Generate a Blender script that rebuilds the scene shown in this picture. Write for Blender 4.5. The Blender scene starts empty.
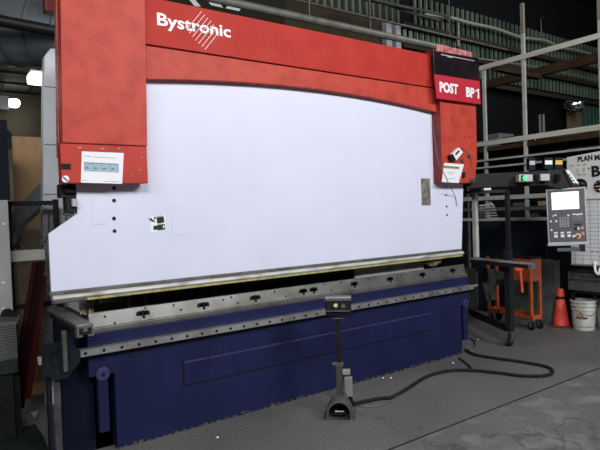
import bpy, bmesh, math, random
from mathutils import Vector, Matrix
random.seed(7)
C = bpy.context.scene.collection
PI = math.pi
# ------------------------------------------------------------------ camera
FPX = 551.98
yaw, pitch, roll = math.radians(35.493), math.radians(-1.3417), math.radians(-2.044)
CAM = Vector((0, -3.85, 1.55))
F = Vector((math.sin(yaw)*math.cos(pitch), math.cos(yaw)*math.cos(pitch), math.sin(pitch)))
r0 = Vector((math.cos(yaw), -math.sin(yaw), 0)); u0 = r0.cross(F)
RR = r0*math.cos(roll)+u0*math.sin(roll); UU = -r0*math.sin(roll)+u0*math.cos(roll)
cd = bpy.data.cameras.new('camera'); cam = bpy.data.objects.new('camera', cd); C.objects.link(cam)
cd.sensor_width = 36; cd.lens = FPX/600*36; cd.clip_end = 200; cd.clip_start = .05
M = Matrix((RR, UU, -F)).transposed().to_4x4(); M.translation = CAM; cam.matrix_world = M
bpy.context.scene.camera = cam
def ray(x, y): return F*FPX + RR*(x-300) - UU*(y-225)
def on(x, y, ax, v):
    d = ray(x, y); return CAM + d*((v-CAM[ax])/d[ax])
def ay(x, y, Y): return on(x, y, 1, Y)        # a point of the place at depth plane y = Y
def ax_(x, y, X): return on(x, y, 0, X)
def az(x, y, Z=0.0): return on(x, y, 2, Z)
def ad(x, y, D): return CAM + ray(x, y)/FPX*D

# ------------------------------------------------------------------ materials
MATS = {}
def mat(name, col, rough=.5, metal=0., col2=None, scale=8., bump=0., bscale=60., lo=.45, hi=.7, emit=None, est=1., spec=None, coords='Object', stretch=None, detail=6):
    if name in MATS: return MATS[name]
    m = bpy.data.materials.new(name); m.use_nodes = True; nt = m.node_tree; N = nt.nodes; L = nt.links
    b = N['Principled BSDF']
    b.inputs['Base Color'].default_value = (*col, 1); b.inputs['Roughness'].default_value = rough; b.inputs['Metallic'].default_value = metal
    if spec is None and max(col) < .06 and metal < .1: spec = .10
    if spec is not None: b.inputs['Specular IOR Level'].default_value = spec
    tc = N.new('ShaderNodeTexCoord'); src = tc.outputs[coords]
    if stretch:
        mp = N.new('ShaderNodeMapping'); mp.inputs['Scale'].default_value = stretch; L.new(src, mp.inputs[0]); src = mp.outputs[0]
    nz = N.new('ShaderNodeTexNoise'); nz.inputs['Scale'].default_value = scale; nz.inputs['Detail'].default_value = detail; L.new(src, nz.inputs['Vector'])
    cr = N.new('ShaderNodeValToRGB'); cr.color_ramp.elements[0].position = lo; cr.color_ramp.elements[1].position = hi
    c2 = col2 or tuple(c*.85 for c in col)
    cr.color_ramp.elements[0].color = (*col, 1); cr.color_ramp.elements[1].color = (*c2, 1)
    L.new(nz.outputs['Fac'], cr.inputs[0]); L.new(cr.outputs[0], b.inputs['Base Color'])
    if bump:
        n2 = N.new('ShaderNodeTexNoise'); n2.inputs['Scale'].default_value = bscale; n2.inputs['Detail'].default_value = 4; L.new(src, n2.inputs['Vector'])
        bp = N.new('ShaderNodeBump'); bp.inputs['Strength'].default_value = bump; bp.inputs['Distance'].default_value = .01
        L.new(n2.outputs['Fac'], bp.inputs['Height']); L.new(bp.outputs[0], b.inputs['Normal'])
    if emit:
        b.inputs['Emission Color'].default_value = (*emit, 1); b.inputs['Emission Strength'].default_value = est
    MATS[name] = m; return m
white = mat('white_paint', (.69, .705, .86), .5, 0, (.655, .67, .82), 1.6, .04, 90, .4, .7)
red = mat('red_paint', (.50, .058, .036), .5, 0, (.37, .036, .023), 9, .25, 90, .42, .75, spec=.3, detail=12)
redb = mat('red_paint_beam', (.41, .031, .022), .55, 0, (.45, .042, .03), 5, .15, 110, .4, .7, spec=.15, detail=12)
redlit = mat('red_paint_lit', (.60, .16, .13), .5, 0, (.45, .06, .045), 14, .15, 80, .4, .6)
reddark = mat('red_paint_dark_shade', (.17, .014, .012), .5, 0, (.2, .02, .015), 6)
blue = mat('navy_paint', (.0125, .0155, .060), .45, 0, (.009, .012, .047), 4, .12, 70, .4, .7, spec=.2)
bluel = mat('navy_paint_pale', (.035, .037, .11), .45, 0, (.02, .022, .08), 30, .1, 70)
steel = mat('machined_steel', (.22, .22, .21), .42, .75, (.13, .12, .105), 6, .08, 120, .4, .72)
steelb = mat('bright_steel', (.60, .60, .60), .30, .8, (.30, .285, .26), 7, .1, 120, .45, .75)
steeld = mat('dull_steel', (.16, .16, .155), .5, .6, (.09, .088, .08), 9, .1, 90)
yellow = mat('yellow_strip', (.42, .39, .14), .6, 0, (.22, .20, .09), 18)
black = mat('black_paint', (.007, .007, .0075), .5, 0, (.012, .011, .011), 10, spec=.3)
blackg = mat('black_gloss', (.010, .010, .012), .15, 0, (.03, .012, .014), 5)
blackr = mat('black_rubber', (.014, .014, .014), .65, 0, (.022, .022, .022), 20)
dark = mat('dark_charcoal', (.016, .019, .022), .6, 0, (.010, .012, .014), 5)
navyblack = mat('navy_black_panel', (.010, .014, .022), .4, 0, (.016, .02, .03), 2)
grey = mat('grey_paint', (.42, .43, .44), .55, 0, (.34, .35, .36), 3, .06, 60)
greyc = mat('grey_frame_paint', (.72, .75, .80), .6, 0, (.62, .65, .70), 3, .08, 60)
greyd = mat('dark_grey_paint', (.10, .11, .115), .5, 0, (.07, .08, .08), 5)
greym = mat('mid_grey_sheet', (.12, .135, .13), .45, 0, (.09, .10, .10), 3)
tube = mat('galvanised_post', (.50, .50, .47), .5, .15, (.38, .37, .34), 8, .05, 60)
beamw = mat('pale_rack_beam', (.56, .54, .48), .6, 0, (.42, .39, .33), 5, .06, 60, stretch=(1, .3, 4))
brown = mat('dark_timber', (.05, .03, .018), .7, 0, (.022, .014, .009), 4, .1, 50)
ply = mat('plywood', (.46, .28, .14), .7, 0, (.36, .21, .105), 3, .1, 60, stretch=(4, 1, .7))
olive = mat('olive_wall', (.12, .105, .065), .8, 0, (.09, .08, .05), 2)
green = mat('green_cladding', (.14, .18, .13), .5, 0, (.05, .085, .065), 1.2, lo=.35, hi=.65)
greenl = mat('pale_green_cladding', (.30, .40, .30), .5, 0, (.22, .28, .22), 4)
tanc = mat('tan_column', (.21, .15, .08), .7, 0, (.15, .105, .06), 4)
paper = mat('paper', (.82, .83, .86), .6, 0, (.78, .79, .82), 4)
paperb = mat('pale_blue_print', (.40, .52, .60), .6, 0, (.30, .42, .52), 60)
ink = mat('dark_ink', (.02, .02, .025), .6)
inkg = mat('grey_ink', (.30, .31, .34), .6)
wtext = mat('white_lettering', (.86, .86, .90), .5)
signred = mat('sign_red', (.50, .025, .045), .4, 0, (.45, .02, .04), 5)
pink = mat('pink_foil', (.70, .32, .32), .25, .2, (.45, .10, .10), 16, .3, 30, .4, .6)
orange = mat('orange_paint', (.42, .085, .028), .5, 0, (.26, .05, .02), 10, .1, 60)
oranger = mat('orange_red_plastic', (.60, .075, .03), .45, 0, (.5, .06, .025), 8)
conem = mat('cone_plastic', (.78, .07, .045), .5, 0, (.45, .04, .03), 10)
maroon = mat('maroon_paint', (.036, .006, .006), .6, 0, (.02, .004, .004), 8)
bucketm = mat('bucket_plastic', (.55, .55, .52), .45, 0, (.35, .34, .30), 12, .1, 30)
panelg = mat('panel_frame_grey', (.50, .52, .55), .35, .3, (.42, .44, .47), 8)
keyface = mat('panel_face', (.085, .09, .10), .5, 0, (.07, .075, .085), 8)
screenm = mat('lit_screen', (.8, .85, .95), .3, emit=(.82, .88, 1.0), est=1.0)
greenled = mat('green_lamp', (.02, .6, .1), .3, emit=(.03, .9, .2), est=1.6)
tagy = mat('yellow_label', (.70, .48, .05), .5)
meshm = mat('expanded_metal', (.045, .045, .045), .5, .3, (.03, .03, .03), 10)
ductm = mat('duct_sheet_metal', (.26, .29, .32), .36, .6, (.12, .14, .16), 3, .06, 8)
pinkk = mat('pink_key', (.65, .22, .22), .5)
redk = mat('red_knob', (.55, .04, .02), .4)
cream = mat('cream_knob', (.75, .62, .35), .5)
gold = mat('gold_needle', (.8, .5, .12), .4)
gg = mat('leaf_green', (.04, .30, .10), .5)
ltgreen = mat('sage_mark', (.30, .38, .20), .6)
rag = mat('tan_rag', (.42, .33, .20), .8, 0, (.12, .07, .03), 25)
lampm = mat('lamp_face', (1, 1, 1), .4, emit=(.95, .97, 1.0), est=6)
fixture = mat('fixture_white', (.75, .77, .8), .4)
teal = mat('dark_teal_print', (.02, .05, .05), .6)
skin = mat('peach_print', (.60, .35, .22), .6)

def floor_mat():
    m = bpy.data.materials.new('concrete'); m.use_nodes = True; nt = m.node_tree; N = nt.nodes; L = nt.links
    b = N['Principled BSDF']; b.inputs['Roughness'].default_value = .62
    tc = N.new('ShaderNodeTexCoord')
    def noise(s, d=8, w=.0):
        n = N.new('ShaderNodeTexNoise'); n.inputs['Scale'].default_value = s; n.inputs['Detail'].default_value = d; n.inputs['Distortion'].default_value = w
        L.new(tc.outputs['Object'], n.inputs['Vector']); return n
    def ramp(src, els):
        r = N.new('ShaderNodeValToRGB'); e = r.color_ramp.elements
        e[0].position, e[0].color = els[0][0], (*els[0][1], 1); e[1].position, e[1].color = els[1][0], (*els[1][1], 1)
        for p, c in els[2:]: k = e.new(p); k.color = (*c, 1)
        L.new(src, r.inputs[0]); return r
    a = ramp(noise(1.1).outputs['Fac'], [(.35, (.100, .100, .101)), (.7, (.140, .138, .132))])
    g = ramp(noise(45, 5).outputs['Fac'], [(.35, (.72, .72, .72)), (.65, (1.12, 1.12, 1.12))])
    mx = N.new('ShaderNodeMix'); mx.data_type = 'RGBA'; mx.blend_type = 'MULTIPLY'; mx.inputs[0].default_value = .8
    L.new(a.outputs[0], mx.inputs[6]); L.new(g.outputs[0], mx.inputs[7])
    # worn pale patches of the bay in front of the joint (real wear: it has its own outline)
    w = ramp(noise(4.5, 12, .3).outputs['Fac'], [(.50, (0, 0, 0)), (.72, (1, 1, 1))])
    sx = N.new('ShaderNodeSeparateXYZ'); L.new(tc.outputs['Object'], sx.inputs[0])
    lt = N.new('ShaderNodeMath'); lt.operation = 'LESS_THAN'; lt.inputs[1].default_value = -1.28; L.new(sx.outputs['Y'], lt.inputs[0])
    mu = N.new('ShaderNodeMath'); mu.operation = 'MULTIPLY'; L.new(w.outputs[0], mu.inputs[0]); L.new(lt.outputs[0], mu.inputs[1])
    m2 = N.new('ShaderNodeMath'); m2.operation = 'MULTIPLY'; m2.inputs[1].default_value = .55; L.new(mu.outputs[0], m2.inputs[0])
    mb = N.new('ShaderNodeMix'); mb.data_type = 'RGBA'; L.new(m2.outputs[0], mb.inputs[0]); L.new(mx.outputs[2], mb.inputs[6]); mb.inputs[7].default_value = (.25, .245, .23, 1)
    # hairline cracks
    vo = N.new('ShaderNodeTexVoronoi'); vo.feature = 'DISTANCE_TO_EDGE'; vo.inputs['Scale'].default_value = .55
    dn = noise(2.5, 6); ad_ = N.new('ShaderNodeMix'); ad_.data_type = 'RGBA'; ad_.blend_type = 'ADD'; ad_.inputs[0].default_value = .5
    L.new(tc.outputs['Object'], ad_.inputs[6]); L.new(dn.outputs['Color'], ad_.inputs[7]); L.new(ad_.outputs[2], vo.inputs['Vector'])
    cr = ramp(vo.outputs['Distance'], [(.0, (.45, .45, .45)), (.006, (1, 1, 1))])
    mc = N.new('ShaderNodeMix'); mc.data_type = 'RGBA'; mc.blend_type = 'MULTIPLY'; mc.inputs[0].default_value = .8
    L.new(mb.outputs[2], mc.inputs[6]); L.new(cr.outputs[0], mc.inputs[7]); L.new(mc.outputs[2], b.inputs['Base Color'])
    bp = N.new('ShaderNodeBump'); bp.inputs['Strength'].default_value = .25; bp.inputs['Distance'].default_value = .01
    L.new(noise(30, 6).outputs['Fac'], bp.inputs['Height']); L.new(bp.outputs[0], b.inputs['Normal'])
    return m

# ------------------------------------------------------------------ mesh helpers
W = {}
class MB:
    def __init__(s): s.v = []; s.f = []
    def add(s, vs, fs, m=None):
        o = len(s.v)
        for v in vs:
            v = Vector(v); s.v.append(m @ v if m else v)
        for f in fs: s.f.append([o+i for i in f])
        return s
    def box(s, a, b, m=None):
        x0, x1 = sorted((a[0], b[0])); y0, y1 = sorted((a[1], b[1])); z0, z1 = sorted((a[2], b[2]))
        vs = [(x0,y0,z0),(x1,y0,z0),(x1,y1,z0),(x0,y1,z0),(x0,y0,z1),(x1,y0,z1),(x1,y1,z1),(x0,y1,z1)]
        return s.add(vs, [(0,3,2,1),(4,5,6,7),(0,1,5,4),(1,2,6,5),(2,3,7,6),(3,0,4,7)], m)
    def prism(s, poly, lo, hi, axis=1, m=None):      # poly: 2-D outline in the two other axes
        n = len(poly); vs = []
        for d in (lo, hi):
            for (a, b) in poly:
                vs.append({0: (d, a, b), 1: (a, d, b), 2: (a, b, d)}[axis])
        fs = [tuple(range(n)), tuple(range(2*n-1, n-1, -1))] + [(i, n+i, n+(i+1) % n, (i+1) % n) for i in range(n)]
        return s.add(vs, fs, m)
    def slab(s, pts, off):                            # 3-D outline with a thickness vector
        n = len(pts); off = Vector(off); pts = [Vector(p) for p in pts]
        vs = pts+[p+off for p in pts]
        return s.add(vs, [tuple(range(n)), tuple(range(2*n-1, n-1, -1))]+[(i, n+i, n+(i+1) % n, (i+1) % n) for i in range(n)])
    def bar(s, p, q, w, h, up=(0, 0, 1)):
        p = Vector(p); q = Vector(q); d = (q-p); L_ = d.length; d.normalize(); up = Vector(up)
        sd = d.cross(up)
        if sd.length < 1e-4: sd = d.cross(Vector((0, 1, 0)))
        sd.normalize(); u = sd.cross(d)
        m = Matrix((sd, d, u)).transposed().to_4x4(); m.translation = p
        return s.box((-w/2, 0, -h/2), (w/2, L_, h/2), m)
    def cyl(s, p, q, r, n=16, r2=None):
        p = Vector(p); q = Vector(q); d = (q-p).normalized(); r2 = r if r2 is None else r2
        a = d.orthogonal().normalized(); b = d.cross(a); vs = []
        for c, rr in ((p, r), (q, r2)):
            for i in range(n):
                t = 2*PI*i/n; vs.append(c+a*rr*math.cos(t)+b*rr*math.sin(t))
        return s.add(vs, [tuple(range(n-1, -1, -1)), tuple(range(n, 2*n))]+[(i, (i+1) % n, n+(i+1) % n, n+i) for i in range(n)])
    def lathe(s, prof, c, n=28):                      # prof: (radius, z)
        c = Vector(c); vs = []; fs = []
        for (r, z) in prof:
            for i in range(n):
                t = 2*PI*i/n; vs.append(c+Vector((r*math.cos(t), r*math.sin(t), z)))
        for k in range(len(prof)-1):
            for i in range(n): fs.append((k*n+i, k*n+(i+1) % n, (k+1)*n+(i+1) % n, (k+1)*n+i))
        return s.add(vs, fs)
    def tube(s, pts, r, n=8, ridge=0., step=None, sub=8, closed=True):
        P_ = [Vector(p) for p in pts]; path = []
        Q = [P_[0]*2-P_[1]]+P_+[P_[-1]*2-P_[-2]]
        for i in range(1, len(Q)-2):
            a, b, c, d = Q[i-1], Q[i], Q[i+1], Q[i+2]
            ns = sub if step is None else max(2, int((c-b).length/step))
            for k in range(ns):
                t = k/ns
                path.append(.5*((2*b)+(c-a)*t+(2*a-5*b+4*c-d)*t*t+(3*b-a-3*c+d)*t**3))
        path.append(P_[-1]); vs = []; fs = []
        t0 = (path[1]-path[0]).normalized(); a = t0.orthogonal().normalized()
        for i, p in enumerate(path):
            t = (path[min(i+1, len(path)-1)]-path[max(i-1, 0)]).normalized()
            a = (a-t*a.dot(t)).normalized(); b = t.cross(a)
            rr = r+(ridge if i % 2 else 0)
            for k in range(n):
                q = 2*PI*k/n; vs.append(p+a*rr*math.cos(q)+b*rr*math.sin(q))
        for i in range(len(path)-1):
            for k in range(n): fs.append((i*n+k, i*n+(k+1) % n, (i+1)*n+(k+1) % n, (i+1)*n+k))
        fs.append(tuple(range(n-1, -1, -1))); fs.append(tuple(range((len(path)-1)*n, len(path)*n)))
        return s.add(vs, fs)
    def build(s, name, m, parent=None, bevel=0., smooth=False, local=False):
        me = bpy.data.meshes.new(name); o = bpy.data.objects.new(name, me); C.objects.link(o)
        if parent is not None:
            o.parent = parent; Wp = W[parent.name]; W[o.name] = Wp
            if not local:
                inv = Wp.inverted(); s.v = [inv @ v for v in s.v]
        else:
            lo = Vector((min(v.x for v in s.v)+max(v.x for v in s.v), min(v.y for v in s.v)+max(v.y for v in s.v), 2*min(v.z for v in s.v)))/2
            o.location = lo; s.v = [v-lo for v in s.v]; W[o.name] = Matrix.Translation(lo)
        me.from_pydata([tuple(v) for v in s.v], [], s.f)
        bm = bmesh.new(); bm.from_mesh(me); bmesh.ops.recalc_face_normals(bm, faces=bm.faces); bm.to_mesh(me); bm.free()
        me.materials.append(m)
        if smooth:
            for p in me.polygons: p.use_smooth = True
            me.set_sharp_from_angle(angle=math.radians(35))
        if bevel:
            b = o.modifiers.new('bevel', 'BEVEL'); b.width = bevel; b.segments = 2; b.limit_method = 'ANGLE'
        return o
def tag(o, label=None, cat=None, group=None, kind=None):
    if label: o['label'] = label
    if cat: o['category'] = cat
    if group: o['group'] = group
    if kind: o['kind'] = kind
    return o
def empty(name, loc, rz=0, label=None, cat=None, group=None, mw=None):
    o = bpy.data.objects.new(name, None); C.objects.link(o)
    m = mw if mw is not None else Matrix.Translation(Vector(loc)) @ Matrix.Rotation(rz, 4, 'Z')
    o.matrix_world = m; o.empty_display_size = .1; W[o.name] = m.copy(); return tag(o, label, cat, group)
def struct(o): o['kind'] = 'structure'; return o
def frame_from(p00, p10, p01):
    """matrix with X along p00->p10, Y up towards p01, Z = outward normal"""
    x = (Vector(p10)-Vector(p00)).normalized(); y = (Vector(p01)-Vector(p00)); y = (y-x*y.dot(x)).normalized(); z = x.cross(y)
    m = Matrix((x, y, z)).transposed().to_4x4(); m.translation = Vector(p00); return m
def text(s, name, m, parent, mw, width, height=None, bold=.02, depth=.001, shear=0):
    cu = bpy.data.curves.new(name, 'FONT'); cu.body = s; cu.size = 1; cu.offset = bold; cu.extrude = .0; cu.shear = shear; cu.resolution_u = 3
    t = bpy.data.objects.new(name+'_t', cu); C.objects.link(t); bpy.context.view_layer.update()
    dg = bpy.context.evaluated_depsgraph_get(); me = bpy.data.meshes.new_from_object(t.evaluated_get(dg))
    bpy.data.objects.remove(t); xs = [v.co.x for v in me.vertices]; ys = [v.co.y for v in me.vertices]
    x0, x1, y0, y1 = min(xs), max(xs), min(ys), max(ys)
    sx = width/(x1-x0); sy = sx if height is None else height/(y1-y0)
    inv = W[parent.name].inverted() if parent else Matrix()
    for v in me.vertices: v.co = inv @ (mw @ Vector(((v.co.x-x0)*sx, (v.co.y-y0)*sy, depth)))
    o = bpy.data.objects.new(name, me); C.objects.link(o); me.materials.clear(); me.materials.append(m)
    if parent: o.parent = parent; W[o.name] = W[parent.name]
    return o
def quads(name, m, parent, mw, rects, z=.0015, t=.0008):
    b = MB()
    for (x0, y0, x1, y1) in rects: b.box((x0, y0, z-t), (x1, y1, z), mw)
    return b.build(name, m, parent)

# ================================================================== SETTING
b = MB(); b.box((-8, -1.270, -.2), (22, 9, 0)); b.box((-8, -12, -.2), (22, -1.294, 0)); b.box((-8, -1.294, -.2), (22, -1.270, -.03))
me = bpy.data.meshes.new('floor'); me.from_pydata([tuple(v) for v in b.v], [], b.f); fo = bpy.data.objects.new('floor', me); C.objects.link(fo); me.materials.append(floor_mat()); struct(fo)
struct(MB().box((-8, -1.294, -.0299), (22, -1.270, -.006)).build('trim_2', mat('joint_filler', (.012, .012, .011), .8)))
struct(MB().box((-8, -12, 7.2), (22, 9, 7.4)).build('ceiling', dark))
struct(MB().box((2.0, 4.3, 0), (22, 4.5, 7.2)).build('wall_back', mat('wall_black', (.008, .009, .010), .8)))
struct(MB().box((-8, 5.6, 0), (2.0, 5.8, 7.2)).build('wall_left_back', olive))
struct(MB().box((2.0, 4.5, 0), (2.15, 5.8, 7.2)).build('wall_return', olive))
cl = MB(); cl.box((-4, 3.15, 3.56), (1.99, 5.59, 3.62)); struct(cl.build('ceiling_annex', mat('annex_ceiling', (.085, .08, .055), .8)))
g_ = MB()
for k in range(5): g_.box((-4, 3.2+k*.6, 3.535), (1.98, 3.23+k*.6, 3.558))
for k in range(7): g_.box((-2+k*.6, 3.0, 3.537), (-1.98+k*.6, 5.5, 3.556))
struct(g_.build('trim_1', black))

# brown lower wall panels seen between pipe and press, and the cladding of the back wall
struct(MB().box((4.0, 4.22, 3.2), (8.35, 4.30, 7.0)).build('wall_back_panel', mat('brown_wall', (.055, .045, .03), .7, 0, (.035, .03, .02), 3)))
def slats(x0, x1, z0, z1, m, name, pitch=.175, y=4.2, w=.40):
    q = MB(); x = x0
    while x < x1:
        q.prism([(x, y+.045), (x+.012, y), (x+pitch*w-.012, y), (x+pitch*w, y+.045)], z0, z1, 2); x += pitch
    return q.build(name, m)
cw = empty('wall_cladding', (12, 4.2, 4.5)); cw['kind'] = 'structure'
def cpart(o): o.parent = cw; o.location = o.location-Vector((12, 4.2, 4.5)); return o
_z = ay(350, 12, 4.2).z
cpart(slats(5.2, 8.4, _z, _z+.6, green, 'corrugated_sheet', y=4.17))
cpart(slats(8.9, 20, 5.35, 6.02, green, 'corrugated_sheet'))
cpart(slats(8.9, 20, 4.92, 5.27, green, 'corrugated_sheet'))
_l = ay(405, 50, 4.2).x; _z0 = ay(440, 52, 4.2).z; _z1 = ay(440, 34, 4.2).z
cpart(slats(_l, 10.9, _z0, _z1, greenl, 'translucent_sheet', w=.4))
cpart(slats(11.1, 20, 4.52, 4.86, green, 'corrugated_sheet'))
cpart(slats(15.2, 21, 0, 4.30, mat('green_cladding_low', (.05, .12, .085), .5, 0, (.03, .08, .06), 3), 'lower_corrugated_sheet', .22, w=.85))
for z in (5.31, 4.88, 4.36):
    cpart(MB().box((8.4, 4.05, z-.05), (20, 4.19, z+.05)).build('girt', mat('girt_brown', (.045, .035, .026), .7)))
cpart(MB().box((7.95, 4.1, 3.8), (8.1, 4.29, 5.3)).build('pale_post', grey)); cpart(MB().box((8.22, 4.1, 3.8), (8.36, 4.29, 5.3)).build('pale_post', grey))
_a = ay(570.5, 120, 4.05).x; _b = ay(581, 120, 4.05).x
struct(MB().box((_a, 4.05, 0), (_b, 4.16, 4.3)).build('column_tan', tanc))

# ================================================================== PRESS BRAKE
pb = empty('press_brake', (2.83, .3, 0), 0, 'large red, white and navy press brake standing across the shop floor', 'machine')
YB = -.11
o = MB().prism([(.747, 1.09), (.747, 1.467), (.93, 1.592), (.93, 3.1), (4.94, 3.1), (4.94, 1.75), (4.885, 1.09)], 0, .022).build('ram', white, pb, .002)
MB().box((.95, .022, 1.095), (4.86, .12, 3.1)).build('ram_body', greyd, pb)
ram = o
for (x0, y0, x1, y1) in ((90.7, 195, 109, 224), (170.5, 203, 187, 234.5), (411.5, 199.5, 421, 221)):
    a = ay(x0, y0, 0); c = ay(x1, y1, 0)
    MB().box((a.x, -.0025, c.z), (c.x, 0, a.z)).build('access_plate', white, ram, .001)
a = ay(419.5, 125, 0); c = ay(430, 178, 0)
MB().box((a.x, -.003, c.z), (4.45, 0, a.z+.1)).build('access_plate', white, ram, .001)
for (x, y) in ((114, 188), (114, 200.5), (114, 218.5), (114.5, 231), (446, 187), (446, 195), (446.5, 206.5), (447, 215)):
    p = ay(x, y, 0); MB().cyl(p+Vector((0, -.004, 0)), p+Vector((0, .002, 0)), .013 if x < 200 else .011, 12).build('screw', black, ram)
a = ay(421, 178.5, -.002); c = ay(430.5, 205, -.002)
mx_ = frame_from((a.x, -.006, c.z), (c.x, -.006, c.z), (a.x, -.006, a.z))
pl = MB().box((a.x, -.006, c.z), (c.x, 0, a.z)).build('rating_plate', mat('rating_metal', (.33, .31, .29), .45, .4, (.18, .17, .15), 25, lo=.4, hi=.6), ram)
# clamp beam under the ram: (y, z) profile
MB().prism([(.03, 1.089), (-.012, 1.089), (-.020, 1.078), (-.020, 1.066), (.03, 1.066)], .735, 4.87, 0).build('clamp_plate', steeld, pb)
MB().prism([(.03, 1.066), (-.030, 1.066), (-.046, 1.058), (-.050, 1.046), (-.044, 1.036), (.03, 1.036)], .748, 4.862, 0).build('clamp_bar', mat('pale_clamp_bar', (.52, .515, .50), .5, .15, (.26, .24, .21), 14, .1, 60, stretch=(.5, 1, 1)), pb)
MB().prism([(.03, 1.036), (-.030, 1.036), (-.036, 1.026), (-.030, 1.012), (.03, 1.010)], .75, 4.855, 0).build('clamp_lower_bar', steel, pb)
MB().box((.96, -.040, 1.016), (4.85, -.028, 1.032)).build('yellow_strip', yellow, pb)
for k in range(8):
    x = .82+k*.53; MB().box((x, -.026, 1.070), (x+.16+.05*(k % 3), -.018, 1.085)).build('clamp_wedge', steeld if k % 2 else mat('rust', (.12, .08, .05), .6), pb)
# beam cover (front y=-.065), arched lower edge
BY = -.065
x0, x1 = 1.38, 4.47
def arc(x):
    t = (x-1.43)/(4.46-1.43); return 2.525+.080*(1-(2*t-1)**2)
pts = [(x0, 2.758), (x0, 2.525)]+[(1.43+(4.46-1.43)*k/30, arc(1.43+(4.46-1.43)*k/30)) for k in range(31)]+[(x1, 2.525), (x1, 2.758)]
lower = MB().prism(pts, BY, -.002).build('lower_beam_cover', red, pb, .003)
upper = MB().prism([(x0, 2.768), (x1, 2.768), (x1, 3.096), (x0, 3.102)], BY-.006, .10).build('beam_cover', redb, pb, .004)
MB().box((x0, BY+.012, 2.757), (x1, .0, 2.770)).build('seam', ink, pb)
MB().box((1.42, -.012, 3.1021), (4.42, .1, 3.108)).build('top_edge', steeld, pb)
for (x, y, w_, a_) in ((283, 76, .03, .7), (290, 78, .02, -.4), (295, 81, .025, .9), (228, 74, .012, 0), (263, 56.5, .01, 0), (322, 49, .012, .5), (421, 69, .012, 0), (394, 81, .012, 1.2), (312, 88.5, .02, 0)):
    p = ay(x, y, BY-.008); up_ = p.z > 2.768; yy = BY-.0068 if up_ else BY-.0008
    MB().bar((p.x, yy, p.z), (p.x+w_*math.cos(a_), yy, p.z+w_*math.sin(a_)), .002, .007).build('paint_chip', greyd, upper if up_ else lower)
# logo on the beam
YL = BY-.0075
a = ay(157.3, 25.8, YL); c = ay(231, 40.5, YL)
mw = Matrix(((1, 0, 0, a.x), (0, 0, -1, YL), (0, 1, 0, 2.885), (0, 0, 0, 1)))
tt = text('Bystronic', 'lettering', wtext, upper, mw, c.x-a.x, .118, .022)
lb = MB(); cx, cz = ay(203, 30.5, YL).x, ay(203, 30.5, YL).z
for k in range(7):
    off = (k-3)*.0235; h = .088-abs(k-3)*.002
    # parallel hairlines running up to the right, together a diamond
    px_, pz_ = cx+off, cz-off*.9
    lb.slab([(px_-h*.78, YL-.001, pz_-h*.95), (px_-h*.78+.0045, YL-.001, pz_-h*.95), (px_+h*.78+.0045, YL-.001, pz_+h*.95), (px_+h*.78, YL-.001, pz_+h*.95)], (0, .001, 0))
lb.build('logo_stripes', wtext, upper)
# side covers
lc = MB().prism([(.830, 2.045), (1.385, 2.045), (1.425, 3.42), (.872, 3.42)], -.12, -.02).build('side_cover', red, pb, .006)
MB().box((.816, -.118, 1.788), (1.380, -.035, 2.040)).build('side_cover_base', mat('red_paint_low', (.47, .040, .026), .5, 0, (.38, .034, .022), 9, .15, 90, spec=.3, detail=12), pb, .004)
MB().box((.822, -.112, 2.038), (1.378, -.04, 2.048)).build('seam', ink, pb)
MB().prism([(.825, 1.96), (.85, 1.96), (.895, 3.42), (.867, 3.42)], -.019, .04).build('lit_edge_strip', redlit, pb, .003)  # pinker red paints the light caught by this side strip
MB().box((.985, .0, 3.15), (1.38, .3, 3.42)).build('upper_frame', reddark, pb)
# scuffs along seam
for (x, y, w) in ((78, 148, 3), (100, 149, 4), (118, 149, 2), (139, 170, 1.5), (141, 158, 1.5), (131, 175, 1.5)):
    p = ay(x, y, -.122); MB().box((p.x, -.1215, p.z), (p.x+w*.007, -.118, p.z+.006)).build('paint_chip', grey, lc)
p = ay(66, 166.5, -.12); MB().box((p.x-.028, -.122, p.z-.018), (p.x+.028, -.117, p.z+.018)).build('black_label', ink, lc)
p = ay(65.5, 179, -.12); MB().cyl((p.x, -.123, p.z), (p.x, -.117, p.z), .022, 20).build('round_emblem', wtext, lc)
MB().bar((p.x-.015, -.124, p.z+.012), (p.x+.013, -.124, p.z-.014), .002, .008, (0, 0, 1)).build('emblem_stroke', ink, lc)
rc = MB().prism([(4.468, 1.795), (4.995, 1.795), (5.02, 1.95), (5.04, 2.02), (5.055, 3.02), (4.468, 3.02)], -.115, .0).build('side_cover', red, pb, .005)
MB().prism([(4.4645, 1.797), (4.4675, 1.797), (4.4675, 3.0), (4.4645, 3.0)], -.113, -.001).build('inner_side_shade', reddark, pb)  # dark red skin paints the shade on the cover's inner side
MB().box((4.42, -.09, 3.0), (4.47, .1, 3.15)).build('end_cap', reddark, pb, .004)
MB().box((4.47, -.1, 3.02), (5.03, .1, 3.06)).build('cover_top', black, pb)
for (x, y) in ((465, 137.5), (438, 137.5), (452, 120), (470, 137)):
    p = ay(x, y, -.116); MB().cyl((p.x, -.118, p.z), (p.x, -.112, p.z), .008, 10).build('screw', black, rc)
# small hydraulic mechanism left of the ram shoulder
q = MB(); q.box((.83, .0, 1.70), (.925, .10, 1.79)); q.box((.86, -.02, 1.60), (.92, .08, 1.70)); q.cyl((.855, -.01, 1.745), (.925, -.01, 1.745), .022, 14); q.build('guide_block', black, pb, .004)
MB().cyl((.88, .03, 1.50), (.88, .03, 1.62), .022, 14).cyl((.88, .03, 1.585), (.88, .03, 1.60), .034, 14).build('guide_rod', steeld, pb, smooth=True)
MB().cyl((.907, -.03, 1.64), (.907, -.03, 1.69), .018, 12).build('sensor', grey, pb)
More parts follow.
